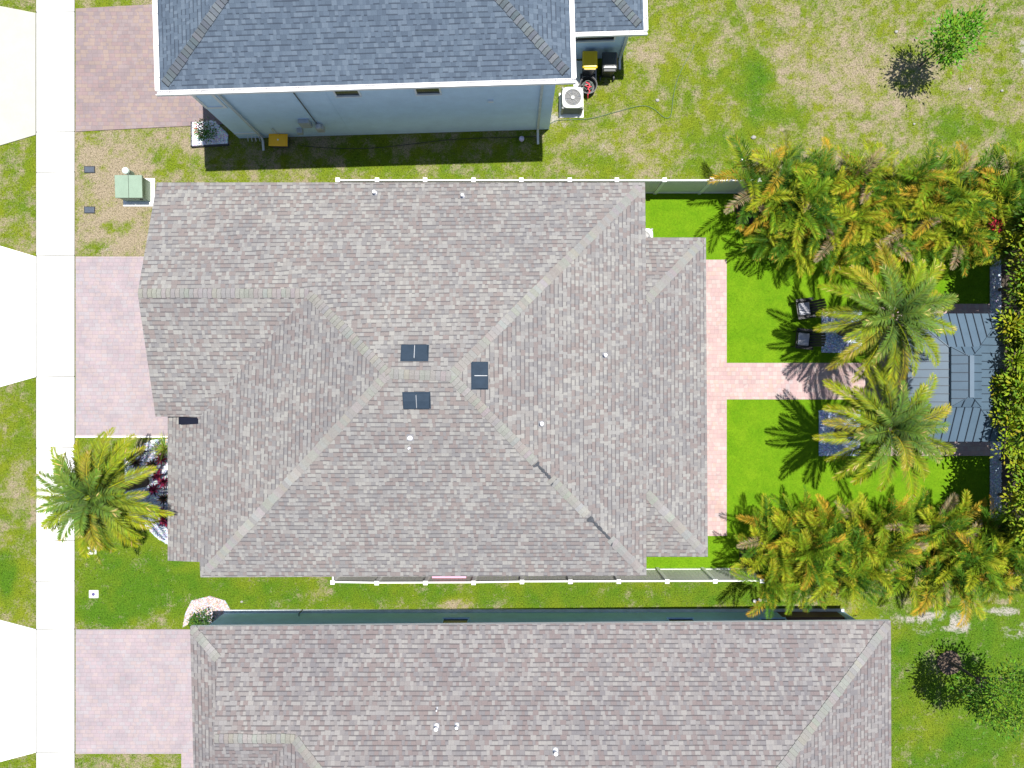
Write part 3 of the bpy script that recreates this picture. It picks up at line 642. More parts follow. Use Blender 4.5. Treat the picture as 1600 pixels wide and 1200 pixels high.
# ------------------------------------------------------------------ vinyl fences
def fence(name, label, line, post_x, ret=None, endx=None):
    """line: function x(px at top) -> top point; posts at given pixels"""
    ZT = 1.83; P0 = [line(px) for px in post_x]
    t = thing(name, (P0[0].x, P0[0].y, 0), label, "fence")
    def piece(a, b2):
        d = (b2-a); L = d.length; rz = math.atan2(d.y, d.x); c = (a+b2)/2
        m = MB(); n = int(L/0.145); stp = L/n
        for k in range(n):
            q2 = a+d*((k+0.5)/n); m.cbox((q2.x,q2.y,0.93),(stp-0.006,0.022,1.66), rz)
        pn = m.build("fence_panel", VINYLP, t)
        for z_, h_ in ((0.10,0.14),(ZT-0.05,0.10)):
            MB().cbox((c.x,c.y,z_),(L,0.055,h_), rz).build("rail", VINYL, pn)
    def post(p):
        o = MB().cbox((p.x,p.y,0.93),(0.127,0.127,1.86)).build("post", VINYL, t, bevel=0.006)
        m = MB(); s = 0.082; z0 = 1.862
        m.add([(p.x-s,p.y-s,z0),(p.x+s,p.y-s,z0),(p.x+s,p.y+s,z0),(p.x-s,p.y+s,z0),(p.x-s,p.y-s,z0+.03),(p.x+s,p.y-s,z0+.03),(p.x+s,p.y+s,z0+.03),(p.x-s,p.y+s,z0+.03),(p.x,p.y,z0+0.07)],
              [(0,3,2,1),(0,1,5,4),(1,2,6,5),(2,3,7,6),(3,0,4,7),(4,5,8),(5,6,8),(6,7,8),(7,4,8)]); m.build("post_cap", VINYL, o)
    for k, p in enumerate(P0):
        post(p)
        if k: piece(P0[k-1], p)
    if ret: piece(P0[0], P0[0]+Vector(ret))
    return t
topx = [528,589.5,664.5,739.8,814.5,890,963.5,1038,1112,1186]
fence("vinyl_fence", "long white vinyl privacy fence between the middle house and the grey house", lambda x: P(x, 281.5, 1.83), topx, (0,-0.95,0))
botx = [520,589,665,740,815.5,891,966.5,1042,1117,1190]
fence("vinyl_fence", "white vinyl privacy fence along the grass strip above the bottom house", lambda x: P(x, 909.5+(1.2 if 560 < x < 760 else 0)-(x-520)*0.003, 1.83), botx, (0,0.95,0))

# ------------------------------------------------------------------ palms
def frond(mb, base, az, el, L, droop, nl, ll, lw_, c0, c1, ctip, twist=0.0, vee=0.45, rach=0.018, roll=0.0):
    n = 14; p = Vector(base); pts = [p.copy()]; dirs = []
    aa = az
    for i in range(n):
        s = (i+0.5)/n; e = el-droop*s**1.35; aa = az+twist*s
        d = Vector((math.cos(aa)*math.cos(e), math.sin(aa)*math.cos(e), math.sin(e))); dirs.append(d); p = p+d*(L/n); pts.append(p.copy())
    dirs.append(dirs[-1])
    mb.tube([q for q in pts[::2]], [rach*(1-0.8*i/7) for i in range(len(pts[::2]))], 3, tuple(x*1.1 for x in c1))
    fv = random.uniform(0.85, 1.15)
    for k in range(nl):
        s = 0.10+0.9*(k+0.5)/nl; f = s*n; i = min(n-1, int(f)); q = pts[i].lerp(pts[i+1], f-i); d = dirs[i]
        hs_ = Vector((-math.sin(aa), math.cos(aa), 0)); upv = d.cross(hs_).normalized()
        if upv.z < 0: upv = -upv
        hs2 = (hs_*math.cos(roll)+upv*math.sin(roll))
        prof = math.sin(math.pi*min(1, 0.12+s*0.86))**0.6; l_ = ll*prof*random.uniform(0.85, 1.12)
        for sg in (-1, 1):
            fw = random.uniform(0.6, 0.8)+0.6*s
            dv = (hs2*sg+d*fw+upv*random.uniform(vee*0.5, vee*1.2)).normalized()
            sag = Vector((0, 0, -l_*random.uniform(0.05, 0.35)))
            wv = d*lw_*0.5; mid = q+dv*l_*0.45; tip = q+dv*l_+sag
            t = min(1, max(0, s+random.uniform(-0.25, 0.25)))
            c = [a_*(1-t)+b2*t for a_, b2 in zip(c0, c1)]
            if s > 0.8 and random.random() < 0.16: c = ctip
            c = tuple(x*fv*random.uniform(0.85, 1.15) for x in c)
            mb.add([q-wv*0.6, mid-wv, tip, mid+wv], [(0, 1, 2, 3)], c)

def date_palm(px_g, top, label, seed, trunk_px=None, n=40, L=2.55, ztop=3.95):
    random.seed(seed); b0_ = P(*px_g, 0); T = P(*top, ztop)
    t = thing("palm_tree", b0_, label, "palm tree", "feather palms with round crowns")
    m = MB(); rr = []; NR = 26
    for k in range(NR+1):
        s = k/NR; c = b0_.lerp(T, s)+Vector((0, 0, 0)); rad = 0.17-0.03*s+(0.03 if k % 2 else 0)+(0.05*(1-s)**6)+(0.05*s**8)
        rr.append([(c.x+rad*math.cos(2*math.pi*i/14+k*0.3), c.y+rad*math.sin(2*math.pi*i/14+k*0.3), c.z-0.05) for i in range(14)])
    m.rings(rr); m.build("trunk", TRUNK, t)
    m = MB(); ga_ = 2.39996
    for k in range(n):
        s = k/(n-1); el = R(80-88*s**0.7)+random.uniform(-0.1, 0.1); Lk = L*(0.62+0.42*min(1, s*1.8))*random.uniform(0.86, 1.08)
        if k == 0: Lk *= 0.7
        young = s < 0.25
        c0_ = (0.06,0.11,0.022) if not young else (0.07,0.13,0.035)
        c1_ = (0.215,0.26,0.008) if not young else (0.12,0.19,0.02)
        if s > 0.6: c1_ = (0.29,0.31,0.009)
        if random.random() < 0.08: c1_ = (0.32,0.27,0.02)
        az = k*ga_+random.uniform(-0.22, 0.22)
        frond(m, T+Vector((0.08*math.cos(az), 0.08*math.sin(az), 0.02-0.15*s)), az, el, Lk, R(60+30*random.random())*(0.65+0.45*(1-s)), 58, 0.47, 0.05, c0_, c1_, (0.42,0.33,0.12), random.uniform(-0.3, 0.3), 0.75, 0.022, random.uniform(-0.5, 0.5))
    m.build("crown", FROND, t)
    return t
date_palm((1314,517), (1396,492), "feather palm with round green-yellow crown above the walkway, beside the two black chairs", 11, n=38, L=2.65)
date_palm((1310,677), (1392,670), "feather palm with round yellow-green crown below the paver walkway, near the pavilion", 23, n=36, L=2.55)
date_palm((226,752), (143,776), "feather palm in the front yard reaching over the white sidewalk", 37, n=40, L=2.4)

# areca clumps
def areca_meshes(seed):
    random.seed(seed); m = MB(); tr = MB()
    nst = random.randint(5, 6)
    for s_ in range(nst):
        a = 2*math.pi*s_/nst+random.uniform(-0.3, 0.3); rr_ = random.uniform(0.12, 0.45); lean = random.uniform(0.15, 0.75)
        h = random.uniform(1.0, 2.2)
        b_0 = Vector((rr_*math.cos(a), rr_*math.sin(a), 0)); top = Vector(((rr_+lean)*math.cos(a), (rr_+lean)*math.sin(a), h))
        tr.tube([b_0-Vector((0,0,0.05)), b_0.lerp(top, 0.5)+Vector((0,0,0.1)), top], [0.045, 0.038, 0.03], 7)
        nf = random.randint(5, 6)
        for k in range(nf):
            az = a+k*2.4+random.uniform(-0.5, 0.5); el = R(random.uniform(25, 80)); x = random.random()
            c0_ = (0.045,0.11,0.007); c1_ = (0.15,0.23,0.009)
            if x < 0.33: c0_, c1_ = (0.08,0.14,0.008), (0.27,0.29,0.012)
            elif x < 0.41: c0_, c1_ = (0.10,0.12,0.012), (0.38,0.23,0.018)
            elif x < 0.44: c0_, c1_ = (0.16,0.12,0.05), (0.28,0.22,0.13)
            elif x > 0.70: c0_, c1_ = (0.02,0.06,0.006), (0.06,0.14,0.008)
            frond(m, top, az, el, random.uniform(1.5, 2.2), R(random.uniform(60, 115)), 34, 0.50, 0.054, c0_, c1_, (0.29,0.24,0.025), random.uniform(-0.6, 0.6), 0.95, 0.016, random.uniform(-0.9, 0.9))
    return m, tr
protos = []
ORD = ["first","second","third","fourth","fifth","sixth","seventh","eighth","ninth","tenth","eleventh","twelfth","thirteenth"]
def place_areca(x, y, rz, sc, label, group):
    global protos
    if len(protos) < 6:
        m, tr = areca_meshes(100+len(protos))
        t = thing("areca_palm", (0, 0, 0), label, "palm", group); m.build("crown", FROND, t); tr.build("stems", simple("areca_stem", (0.28,0.26,0.08), 0.7), t)
        protos.append(t)
    else:
        t = dup(random.choice(protos)); tag(t, label, "palm", group)
    t.location = (x, y, 0.02); t.rotation_euler = (0, 0, rz); t.scale = (sc, sc, sc)
random.seed(5)
for k in range(12):
    x = 9.8+k*0.91
    place_areca(x+random.uniform(-0.15, 0.15), 7.35+random.uniform(-0.2, 0.2), random.uniform(0, 6.28), random.uniform(0.76, 0.95), f"yellow-green areca palm against the upper fence, {ORD[k]} from the left in the back row", "areca palms of the upper hedge")
for k in range(11):
    x = 10.2+k*0.92
    place_areca(x+random.uniform(-0.15, 0.15), 5.95+random.uniform(-0.2, 0.2), random.uniform(0, 6.28), random.uniform(0.68, 0.82), f"orange-tipped areca palm on the turf side of the upper hedge, {ORD[k]} from the left", "areca palms of the upper hedge")
for k in range(12):
    x = 9.9+k*0.92
    place_areca(x+random.uniform(-0.15, 0.15), -6.95+random.uniform(-0.15, 0.2), random.uniform(0, 6.28), random.uniform(0.74, 0.88), f"yellow-green areca palm against the lower fence, {ORD[k]} from the left in the outer row", "areca palms of the lower hedge")
for k in range(11):
    x = 10.2+k*0.92
    place_areca(x+random.uniform(-0.15, 0.15), -5.9+random.uniform(-0.15, 0.15), random.uniform(0, 6.28), random.uniform(0.68, 0.8), f"orange-tipped areca palm on the turf side of the lower hedge, {ORD[k]} from the left", "areca palms of the lower hedge")

# ------------------------------------------------------------------ broad-leaved trees and shrubs
def leafcloud(m, c, rad, nclump, nleaf, size, pal, up_bias=0.6, cl=0.28, low=-0.7, ros=False):
    for k in range(nclump):
        while True:
            v_ = Vector((random.gauss(0,1), random.gauss(0,1), random.gauss(0,1))).normalized()
            if v_.z > low: break
        rr_ = random.uniform(0.45, 1.0)**0.6*random.uniform(0.85, 1.12)
        cc = Vector(c)+Vector((v_.x*rad[0], v_.y*rad[1], v_.z*rad[2]))*rr_
        base = random.choice(pal); sz = cl*random.uniform(0.6, 1.3)
        if ros:
            for j in range(nleaf):
                a = j*2.4+random.random()*0.5; f = (j+0.5)/nleaf; e = R(75-70*f); ax = Vector((math.cos(a)*math.cos(e), math.sin(a)*math.cos(e), math.sin(e)+0.15)).normalized()
                o_ = Vector((ax.x, ax.y, ax.z*0.6))*sz*(0.25+0.75*f)*random.uniform(0.8, 1.2); sd2 = ax.cross(Vector((random.uniform(-.3,.3), random.uniform(-.3,.3), 1))).normalized()
                l_ = size*random.uniform(0.7, 1.3); w_ = l_*0.42; q = cc+o_; dv = (ax-Vector((0,0,0.5*f))).normalized(); cl_ = tuple(x*random.uniform(0.8, 1.2)*(1 if f < 0.75 else 0.8) for x in base)
                m.add([q, q+dv*l_*0.5+sd2*w_/2, q+dv*l_, q+dv*l_*0.5-sd2*w_/2], [(0,1,2,3)], cl_)
            continue
        for j in range(nleaf):
            o_ = Vector((random.gauss(0,1), random.gauss(0,1), random.gauss(0,0.7)))*sz*0.55
            dv = (o_.normalized()+Vector((0,0,up_bias*random.random()))+v_*0.4+Vector((random.uniform(-.5,.5),random.uniform(-.5,.5),0))).normalized()
            sd2 = dv.cross(Vector((random.uniform(-.4,.4), random.uniform(-.4,.4), 1))).normalized()
            l_ = size*random.uniform(0.7, 1.3); w_ = l_*0.38; q = cc+o_
            cl_ = tuple(x*random.uniform(0.75, 1.25) for x in base)
            m.add([q, q+dv*l_*0.5+sd2*w_/2, q+dv*l_, q+dv*l_*0.5-sd2*w_/2], [(0,1,2,3)], cl_)
def limbs(m, b0_, c, rad, n, r0):
    b0_ = Vector(b0_); c = Vector(c); fork = b0_.lerp(c, 0.45)
    m.tube([b0_-Vector((0,0,0.05)), b0_.lerp(fork, 0.5)+Vector((0.03,0.02,0)), fork], [r0*1.3, r0, r0*0.8], 8)
    for k in range(n):
        a = 2*math.pi*k/n+random.uniform(-.4,.4); e = Vector((c.x+rad[0]*0.7*math.cos(a), c.y+rad[1]*0.7*math.sin(a), c.z+rad[2]*random.uniform(-0.1,0.7)))
        m.tube([fork, fork.lerp(e, 0.5)+Vector((0,0,0.08)), e], [r0*0.6, r0*0.4, r0*0.15], 5)
BARK = simple("bark", (0.12,0.10,0.08), 0.95, 0.3, 8, bump=0.02)
def tree(name, base, c, rad, label, cat, group, seed, nclump, nleaf, size, pal, r0=0.05, cl=0.28, low=-0.7, ros=False):
    random.seed(seed); t = thing(name, base, label, cat, group)
    m = MB(); limbs(m, base, c, rad, 7, r0); m.build("trunk", BARK, t)
    m = MB(); leafcloud(m, c, rad, nclump, nleaf, size, pal, cl=cl, low=low, ros=ros); m.build("crown", LEAF, t)
    return t
GP = [(0.08,0.23,0.012),(0.06,0.18,0.01),(0.13,0.28,0.015)]
bp = P(1437,103,0)
tree("young_tree", bp, bp+Vector((-0.05,0.05,2.3)), (0.72,0.72,1.35), "small young green tree standing alone on the dry lawn at the top right", "tree", None, 3, 46, 30, 0.16, GP, 0.035, 0.34)
bp = P(1483,1035,0)
tree("bushy_tree", bp, bp+Vector((0.35,-0.15,2.9)), (1.35,1.2,1.3), "dark green fine-leaved tree beyond the bottom house's right end", "tree", None, 4, 84, 40, 0.14, [(0.07,0.16,0.014),(0.045,0.11,0.01),(0.13,0.23,0.015)], 0.06, 0.34)
struct(MB().prism([(bp.x+0.5*math.cos(a/14*6.283)*random.uniform(.9,1.1), bp.y+0.5*math.sin(a/14*6.283)*random.uniform(.9,1.1)) for a in range(14)], -0.02, 0.03).build("mulch_ring", simple("grey_mulch",(0.12,0.085,0.06),0.95,0.4,8,bump=0.02)))
HP = [(0.17,0.25,0.012),(0.26,0.32,0.014),(0.12,0.20,0.012),(0.24,0.28,0.012),(0.05,0.11,0.008),(0.15,0.22,0.01)]
hp = [(1603,372,1.0),(1600,436,1.05),(1592,500,1.25),(1606,555,1.3),(1584,612,1.15),(1600,668,1.3),(1606,730,1.2),(1602,792,1.25)]
for k, (px, py, rr_) in enumerate(hp):
    c = P(px+(26 if k in (0,1,6,7) else 14), py, 2.7+0.3*(k % 2)); base = Vector((max(c.x+0.2, 19.9), c.y, 0))
    tree("hedge_shrub", base, c, (rr_, rr_, 1.1), f"tall yellow-green hedge shrub at the right edge, {ORD[k]} one down from the top", "shrub", "yellow-green hedge shrubs along the right edge", 50+k, 54, 50, 0.19, HP, 0.06, 0.38, -0.2, True)
for k, (px, py) in enumerate(((1660,400),(1665,470),(1668,540),(1662,610),(1668,680),(1660,760))):
    c = P(px, py, 2.8); tree("hedge_shrub", Vector((c.x, c.y, 0)), c, (1.2,1.2,1.2), f"yellow-green hedge shrub beyond the right edge of the yard, {ORD[k]} down", "shrub", "yellow-green hedge shrubs along the right edge", 70+k, 40, 26, 0.17, HP, 0.06, 0.4)

# ------------------------------------------------------------------ stone beds
def stones(poly, n, size, z, pal, name, label, base_mat, zb=0.03, holes=()):
    xs = [p[0] for p in poly]; ys = [p[1] for p in poly]; m = MB(); cnt = 0
    X = rng.uniform(min(xs), max(xs), n*3); Y = rng.uniform(min(ys), max(ys), n*3); ok = pip(X, Y, poly); X, Y = X[ok][:n], Y[ok][:n]
    for x, y in zip(X, Y):
        s = size*random.uniform(0.5, 1.25); a = random.random()*6.28; c = tuple(v_*random.uniform(0.75, 1.15) for v_ in random.choice(pal)); k = 5; vs = []
        for hz, rr_ in ((0.0, 0.8), (0.35, 1.0), (0.75, 0.6)):
            for i in range(k):
                q = a+2*math.pi*i/k; vs.append((x+s*rr_*math.cos(q)*random.uniform(.8, 1.1), y+s*rr_*0.75*math.sin(q)*random.uniform(.8, 1.1), z+hz*s*0.9))
        m.add(vs, [tuple(l_*k+j_ for l_, j_ in ((0, i), (0, (i+1) % k), (1, (i+1) % k), (1, i))) for i in range(k)]+[tuple(l_*k+j_ for l_, j_ in ((1, i), (1, (i+1) % k), (2, (i+1) % k), (2, i))) for i in range(k)]+[tuple(range(2*k, 3*k))], c)
    m.prism(poly, -0.03, z+0.004, (0.40,0.45,0.56))
    o = m.build(name, STONE); stuff(o, label, "gravel"); return o
random.seed(8)
WB = [(0.62,0.70,0.88),(0.46,0.56,0.78),(0.85,0.87,0.92),(0.26,0.33,0.48),(0.52,0.60,0.80)]
stones(G((1283,485),(1345,485),(1345,551),(1283,551)), 1900, 0.038, 0.05, WB, "gravel_bed", "square bed of blue-grey and white gravel under the palm beside the chairs", None)
stones(G((1279,641),(1343,641),(1343,712),(1279,712)), 1900, 0.038, 0.05, WB, "gravel_bed", "square bed of blue-grey and white gravel under the palm below the walkway", None)
stones(G((1546,368),(1563,368),(1563,812),(1546,812)), 3200, 0.036, 0.04, [(0.55,0.56,0.60),(0.40,0.42,0.46),(0.70,0.70,0.72)], "gravel_strip", "narrow grey gravel strip running between the pavilion and the right hedge", None)
front = G((196,716),(214,699),(240,687),(275,686),(275,848),(262,850),(243,838),(226,818),(205,815),(196,770))
stones(front, 4200, 0.042, 0.04, [(0.80,0.80,0.82),(0.70,0.72,0.78),(0.60,0.64,0.72),(0.82,0.80,0.78),(0.35,0.38,0.45)], "stone_bed", "white stone flower bed between the front palm and the house wall", None)
nbp = G((301,193),(336,190),(357,210),(357,227),(301,230))
stones(nbp, 1300, 0.042, 0.09, [(0.85,0.85,0.87),(0.80,0.78,0.82),(0.7,0.7,0.74)], "stone_bed", "small white stone flower bed at the grey house's left corner", None)
m = MB()
for i in (3,4):
    a_, b2 = Vector((*nbp[i], 0)), Vector((*nbp[(i+1) % len(nbp)], 0)); c = (a_+b2)/2; d = b2-a_
    m.cbox((c.x, c.y, 0.06), (d.length+0.06, 0.05, 0.14), math.atan2(d.y, d.x))
tag(m.build("bed_edging", simple("dark_edging",(0.06,0.06,0.07),0.8)), "dark edging around the small white stone bed beside the grey house", "edging")
mul = G((300,938),(328,931),(352,938),(362,955),(345,962),(332,975),(318,978),(304,956),(294,975),(286,980),(290,958))
stones(mul, 1500, 0.03, 0.03, [(0.45,0.30,0.24),(0.55,0.42,0.36),(0.38,0.26,0.22),(0.62,0.52,0.46)], "mulch_bed", "curved reddish wood chip bed at the bottom house's left corner", None)
m = MB(); random.seed(9)
def rock(name, px, py, s, label, col=(0.30,0.29,0.27), cat="stone", group=None, smooth=False):
    s *= 0.65; m = MB(); c = P(px, py, 0); prof = [(0.6,0),(1.0,0.3),(0.95,0.7),(0.55,1.0)]; k = 8; rr = []
    for rd, z_ in prof: rr.append([(c.x+s*rd*math.cos(2*math.pi*i/k)*random.uniform(.85,1.1), c.y+s*rd*0.8*math.sin(2*math.pi*i/k)*random.uniform(.85,1.1), z_*s*0.8) for i in range(k)])
    m.rings(rr, True, col); return tag(m.build(name, STONE), label, cat, group)
rock("stone", 325,941,0.10,"larger white stone on the wood chip bed, upper of two"); rock("stone", 333,951,0.11,"larger white stone on the wood chip bed beside the shrub, lower of two")
rock("stone", 378,940,0.09,"single small white stone on the grass above the bottom house")
rock("stone", 1428,194,0.09,"tiny white stone on the dry lawn above the upper palm hedge, left of three"); rock("stone", 1515,139,0.10,"tiny white stone on the dry lawn below the young tree"); rock("stone", 1565,142,0.10,"tiny white stone on the dry lawn near the right edge")
rock("stone", 1177,215,0.16,"flat white stone in the lawn near the palm hedge's upper left end"); rock("stone", 1027,157,0.13,"small white stone in the lawn right of the air conditioner"); rock("stone", 1400,50,0.12,"small pale stone on the lawn left of the young tree")
rock("limestone_rock", 1545,890,0.42,"large pale grey rock showing through the lower palm hedge", (0.55,0.56,0.60)); rock("limestone_rock", 1572,893,0.36,"pale grey rock at the far right of the lower palm hedge", (0.50,0.51,0.56))

# ------------------------------------------------------------------ garden plants
def rosette(name, px, py, z, r0, pal, n, label, cat="plant", group=None, wid=0.08, flower=None):
    p = P(px, py, 0); t = MB()
    for k in range(n):
        a = k*2.4+random.uniform(-.3,.3); s = k/n; el = R(80-65*s); L = r0*(0.6+0.5*s); c = tuple(x*random.uniform(.7,1.3) for x in random.choice(pal))
        d = Vector((math.cos(a)*math.cos(el), math.sin(a)*math.cos(el), math.sin(el))); sdv = Vector((-math.sin(a), math.cos(a), 0))*wid*0.5
        b0_ = Vector((p.x, p.y, z)); m1 = b0_+d*L*0.5; tip = b0_+d*L+Vector((0,0,-L*0.25))
        t.add([b0_-sdv*0.5, b0_+sdv*0.5, m1+sdv, m1-sdv, tip], [(0,1,2,3),(3,2,4)], c)
    t.tube([(p.x,p.y,0),(p.x,p.y,z+0.02)], 0.02, 5, (0.12,0.10,0.06))
    return tag(t.build(name, LEAF), label, cat, group)
RED = [(0.28,0.02,0.06),(0.18,0.015,0.05),(0.08,0.02,0.03),(0.35,0.05,0.10)]; DK = [(0.06,0.035,0.04),(0.09,0.05,0.04),(0.04,0.05,0.03),(0.14,0.09,0.05)]
gp = "dark and red leaved plants in the white stone bed"
for k, (px, py, pal, lab) in enumerate(((209,712,DK,"dark bronze rosette plant at the left tip of the white stone bed"),(226,703,DK,"dark bronze rosette plant near the driveway edge of the white stone bed"),(219,722,DK,"dark bronze rosette plant just inside the left tip of the white stone bed"),
    (243,725,DK,"bronze plant in the middle of the white stone bed, left of the red ones"),(258,716,RED,"maroon leaved plant against the house, topmost in the white stone bed"),(252,742,RED,"dark red leaved plant below the topmost maroon one"),(246,763,RED,"crimson leaved plant half way down the white stone bed"),
    (261,752,RED,"deep red leaved plant pressed against the house wall"),(262,777,DK,"dark leaved plant against the house below the crimson one"),(258,800,RED,"magenta leaved plant near the lower end of the stone bed"),(262,812,RED,"dark red plant at the stone bed's lowest corner by the house"),(232,795,DK,"dark leaved plant under the front palm's right fronds"),(212,790,DK,"dark leaved plant at the front palm's foot"))):
    rosette("garden_plant", px, py, 0.25, 0.36, pal, 26, lab, "plant", gp, 0.075)
rosette("grassy_plant", 262, 700, 0.2, 0.75, [(0.30,0.36,0.05),(0.38,0.42,0.10),(0.20,0.28,0.04)], 90, "lime green grassy tuft between driveway and house wall", "plant", None, 0.03)
random.seed(12)
def shrub(name, px, py, rad, zc, pal, label, ncl, nleaf, size, flowers=None, seed=1):
    random.seed(seed); p = P(px, py, 0); t = thing(name, p, label, "shrub"); c = p+Vector((0,0,zc))
    m = MB(); limbs(m, p, c, rad, 5, 0.02); m.build("stem", BARK, t)
    m = MB(); leafcloud(m, c, rad, ncl, nleaf, size, pal, cl=0.15); m.build("foliage", LEAF, t)
    if flowers:
        m = MB(); leafcloud(m, c+Vector((0,0,0.08)), rad, flowers[1], 7, 0.07, flowers[0], cl=0.05, low=0.0); m.build("flowers", LEAF, t)
shrub("flowering_shrub", 330, 211, (0.36,0.32,0.35), 0.55, [(0.09,0.20,0.03),(0.06,0.14,0.02)], "small green shrub with orange-red flowers in the white stone bed", 40, 14, 0.09, ([(0.50,0.06,0.03),(0.45,0.10,0.20)], 9), 21)
shrub("low_shrub", 322, 966, (0.42,0.36,0.35), 0.4, [(0.05,0.13,0.02),(0.03,0.09,0.02),(0.08,0.17,0.03)], "round green shrub in the wood chip bed at the bottom house's corner", 50, 16, 0.09, None, 22)
m = MB(); random.seed(31)
c = P(1558,352,2.0)
m.tube([(c.x,c.y,0.0),(c.x,c.y,2.0)], 0.02, 5, (0.15,0.12,0.05)); leafcloud(m, c, (0.18,0.22,0.2), 14, 10, 0.12, [(0.42,0.02,0.04),(0.30,0.02,0.05)], cl=0.1)
tag(m.build("red_plant", LEAF), "bright red leaf cluster at the right end of the upper palm hedge", "plant")

# ------------------------------------------------------------------ pavilion
pv = thing("pavilion", (16.5, 0.24, 0.05), "garden pavilion with slate-blue standing seam metal roof beside the right hedge", "pavilion")
MET = simple("slate_metal_roof", (0.075,0.115,0.155), 0.35, 0.08, 2, spec=0.5)
SEAM = simple("seam_metal", (0.02,0.03,0.045), 0.45, 0.1, 2)
def hip_metal(x0, x1, y0, y1, z0, top, zt, parent, name):
    """frustum roof from eave rectangle to an inner rectangle/ridge, with standing seams"""
    tx0, tx1, ty0, ty1 = top
    O = [Vector((x0,y0,z0)),Vector((x1,y0,z0)),Vector((x1,y1,z0)),Vector((x0,y1,z0))]; T = [Vector((tx0,ty0,zt)),Vector((tx1,ty0,zt)),Vector((tx1,ty1,zt)),Vector((tx0,ty1,zt))]
    m = MB(); m.add(O+T+[o-Vector((0,0,0.09)) for o in O], [(0,1,5,4),(1,2,6,5),(2,3,7,6),(3,0,4,7),(4,5,6,7),(8,9,1,0),(9,10,2,1),(10,11,3,2),(11,8,0,3),(11,10,9,8)])
    ro = m.build(name, MET, parent)
    s = MB()
    def seam(a, b2, h=0.035, w_=0.022):
        d = (b2-a).normalized(); sd2 = d.cross(Vector((0,0,1))).normalized()*w_/2; u = Vector((0,0,h))
        s.add([a-sd2,a+sd2,b2+sd2,b2-sd2,a-sd2+u,a+sd2+u,b2+sd2+u,b2-sd2+u], [(4,5,6,7),(0,1,5,4),(1,2,6,5),(2,3,7,6),(3,0,4,7)])
    for i in range(4):
        a, b2, ta, tb = O[i], O[(i+1) % 4], T[i], T[(i+1) % 4]; L = (b2-a).length; e = (b2-a)/L; n = int(L/0.29); st = L/n
        ia = (ta-a).dot(e); ib = L-(tb-b2).dot(-e)
        inw = (ta-a)-e*ia
        for k in range(1, n):
            s_ = k*st; q = a+e*s_
            f = min(1.0, s_/ia if ia > 1e-3 else 1, (L-s_)/(L-(tb-a).dot(e)) if L-(tb-a).dot(e) > 1e-3 else 1)
            seam(q, q+inw*f)
    so_ = s.build("seam", SEAM, ro)
    h = MB()
    for i in range(4): h.tube([O[i]+Vector((0,0,0.01)), T[i]+Vector((0,0,0.01))], 0.02, 6)
    if tx1-tx0 < 0.2: h.cbox(((tx0+tx1)/2,(ty0+ty1)/2,zt+0.01),(0.16,ty1-ty0+0.1,0.05))
    h.build("hip_trim", MET, ro)
    return ro
hip_metal(14.78, 18.40, -2.15, 2.63, 2.50, (16.12,17.02,-0.72,1.24), 3.04, pv, "roof")
hip_metal(16.02, 17.12, -0.84, 1.36, 3.12, (16.54,16.60,-0.44,0.98), 3.40, pv, "cupola_roof")
MB().box(16.12, 17.02, -0.72, 1.24, 2.9, 3.08).build("cupola_wall", DARK, pv)
for x in (15.0, 18.15):
    for y in (-1.92, 2.4):
        m = MB(); m.box(x-0.08,x+0.08,y-0.08,y+0.08,0.05,2.45); m.box(x-0.13,x+0.13,y-0.13,y+0.13,0.05,0.09); m.build("post", DARK, pv, bevel=0.005)
for a in ((14.93,18.22,-1.99,-1.85),(14.93,18.22,2.33,2.47)): MB().box(a[0],a[1],a[2],a[3],2.24,2.41).build("beam", DARK, pv)
for a in ((14.93,15.07,-1.85,2.33),(18.08,18.22,-1.85,2.33)): MB().box(a[0],a[1],a[2],a[3],2.24,2.41).build("beam", DARK, pv)
# low dark bench between walkway and pavilion
# ------------------------------------------------------------------ black chairs
def chair(name, px, py, rz, label):
    p = P(px, py, 0.02); t = thing(name, p, label, "chair", "black chairs on the turf")
    BK = bpy.data.materials.get("black_plastic") or simple("black_plastic", (0.016,0.016,0.018), 0.45, 0.1, 5, spec=0.4)
    LT = bpy.data.materials.get("seat_cushion") or simple("seat_cushion", (0.40,0.40,0.43), 0.7, 0.25, 8)
    M0 = Matrix.Translation(p) @ Matrix.Rotation(rz, 4, 'Z')
    def bx(mb, c, d, ry=0):
        M = M0 @ Matrix.Translation(c) @ Matrix.Rotation(ry, 4, 'Y'); mb.box(-d[0]/2,d[0]/2,-d[1]/2,d[1]/2,-d[2]/2,d[2]/2,None,M)
    # faces -x, back at +x
    s = MB()
    for k in range(5): bx(s, (-0.20+k*0.105, 0, 0.36-k*0.012), (0.09,0.54,0.022), 0.11)
    s.build("seat", BK, t)
    s = MB(); bx(s, (-0.02,0,0.40), (0.46,0.50,0.07), 0.11); s.build("cushion", LT, t, bevel=0.025)  # pale slab added to paint the bright highlight on the black seat
    s = MB()
    for k in range(5): bx(s, (0.40, -0.22+k*0.11, 0.68), (0.024,0.095,0.78+0.05*(2-abs(k-2))), 0.42)
    s.build("backrest", BK, t)
    for sg in (-1, 1):
        s = MB(); bx(s, (-0.02, sg*0.35, 0.565), (0.72,0.12,0.025)); s.build("armrest", BK if sg < 0 else BK, t, bevel=0.01)
        s = MB(); bx(s, (-0.30, sg*0.32, 0.28), (0.07,0.03,0.56)); s.build("leg", BK, t)
        s = MB(); bx(s, (0.28, sg*0.32, 0.27), (0.07,0.03,0.56), -0.25); s.build("leg", BK, t)
        s = MB(); bx(s, (0.02, sg*0.29, 0.33), (0.62,0.028,0.1), 0.11); s.build("side_rail", BK, t)
    s = MB(); bx(s, (-0.29,0,0.34),(0.03,0.6,0.1)); s.build("apron", BK, t)
    return t
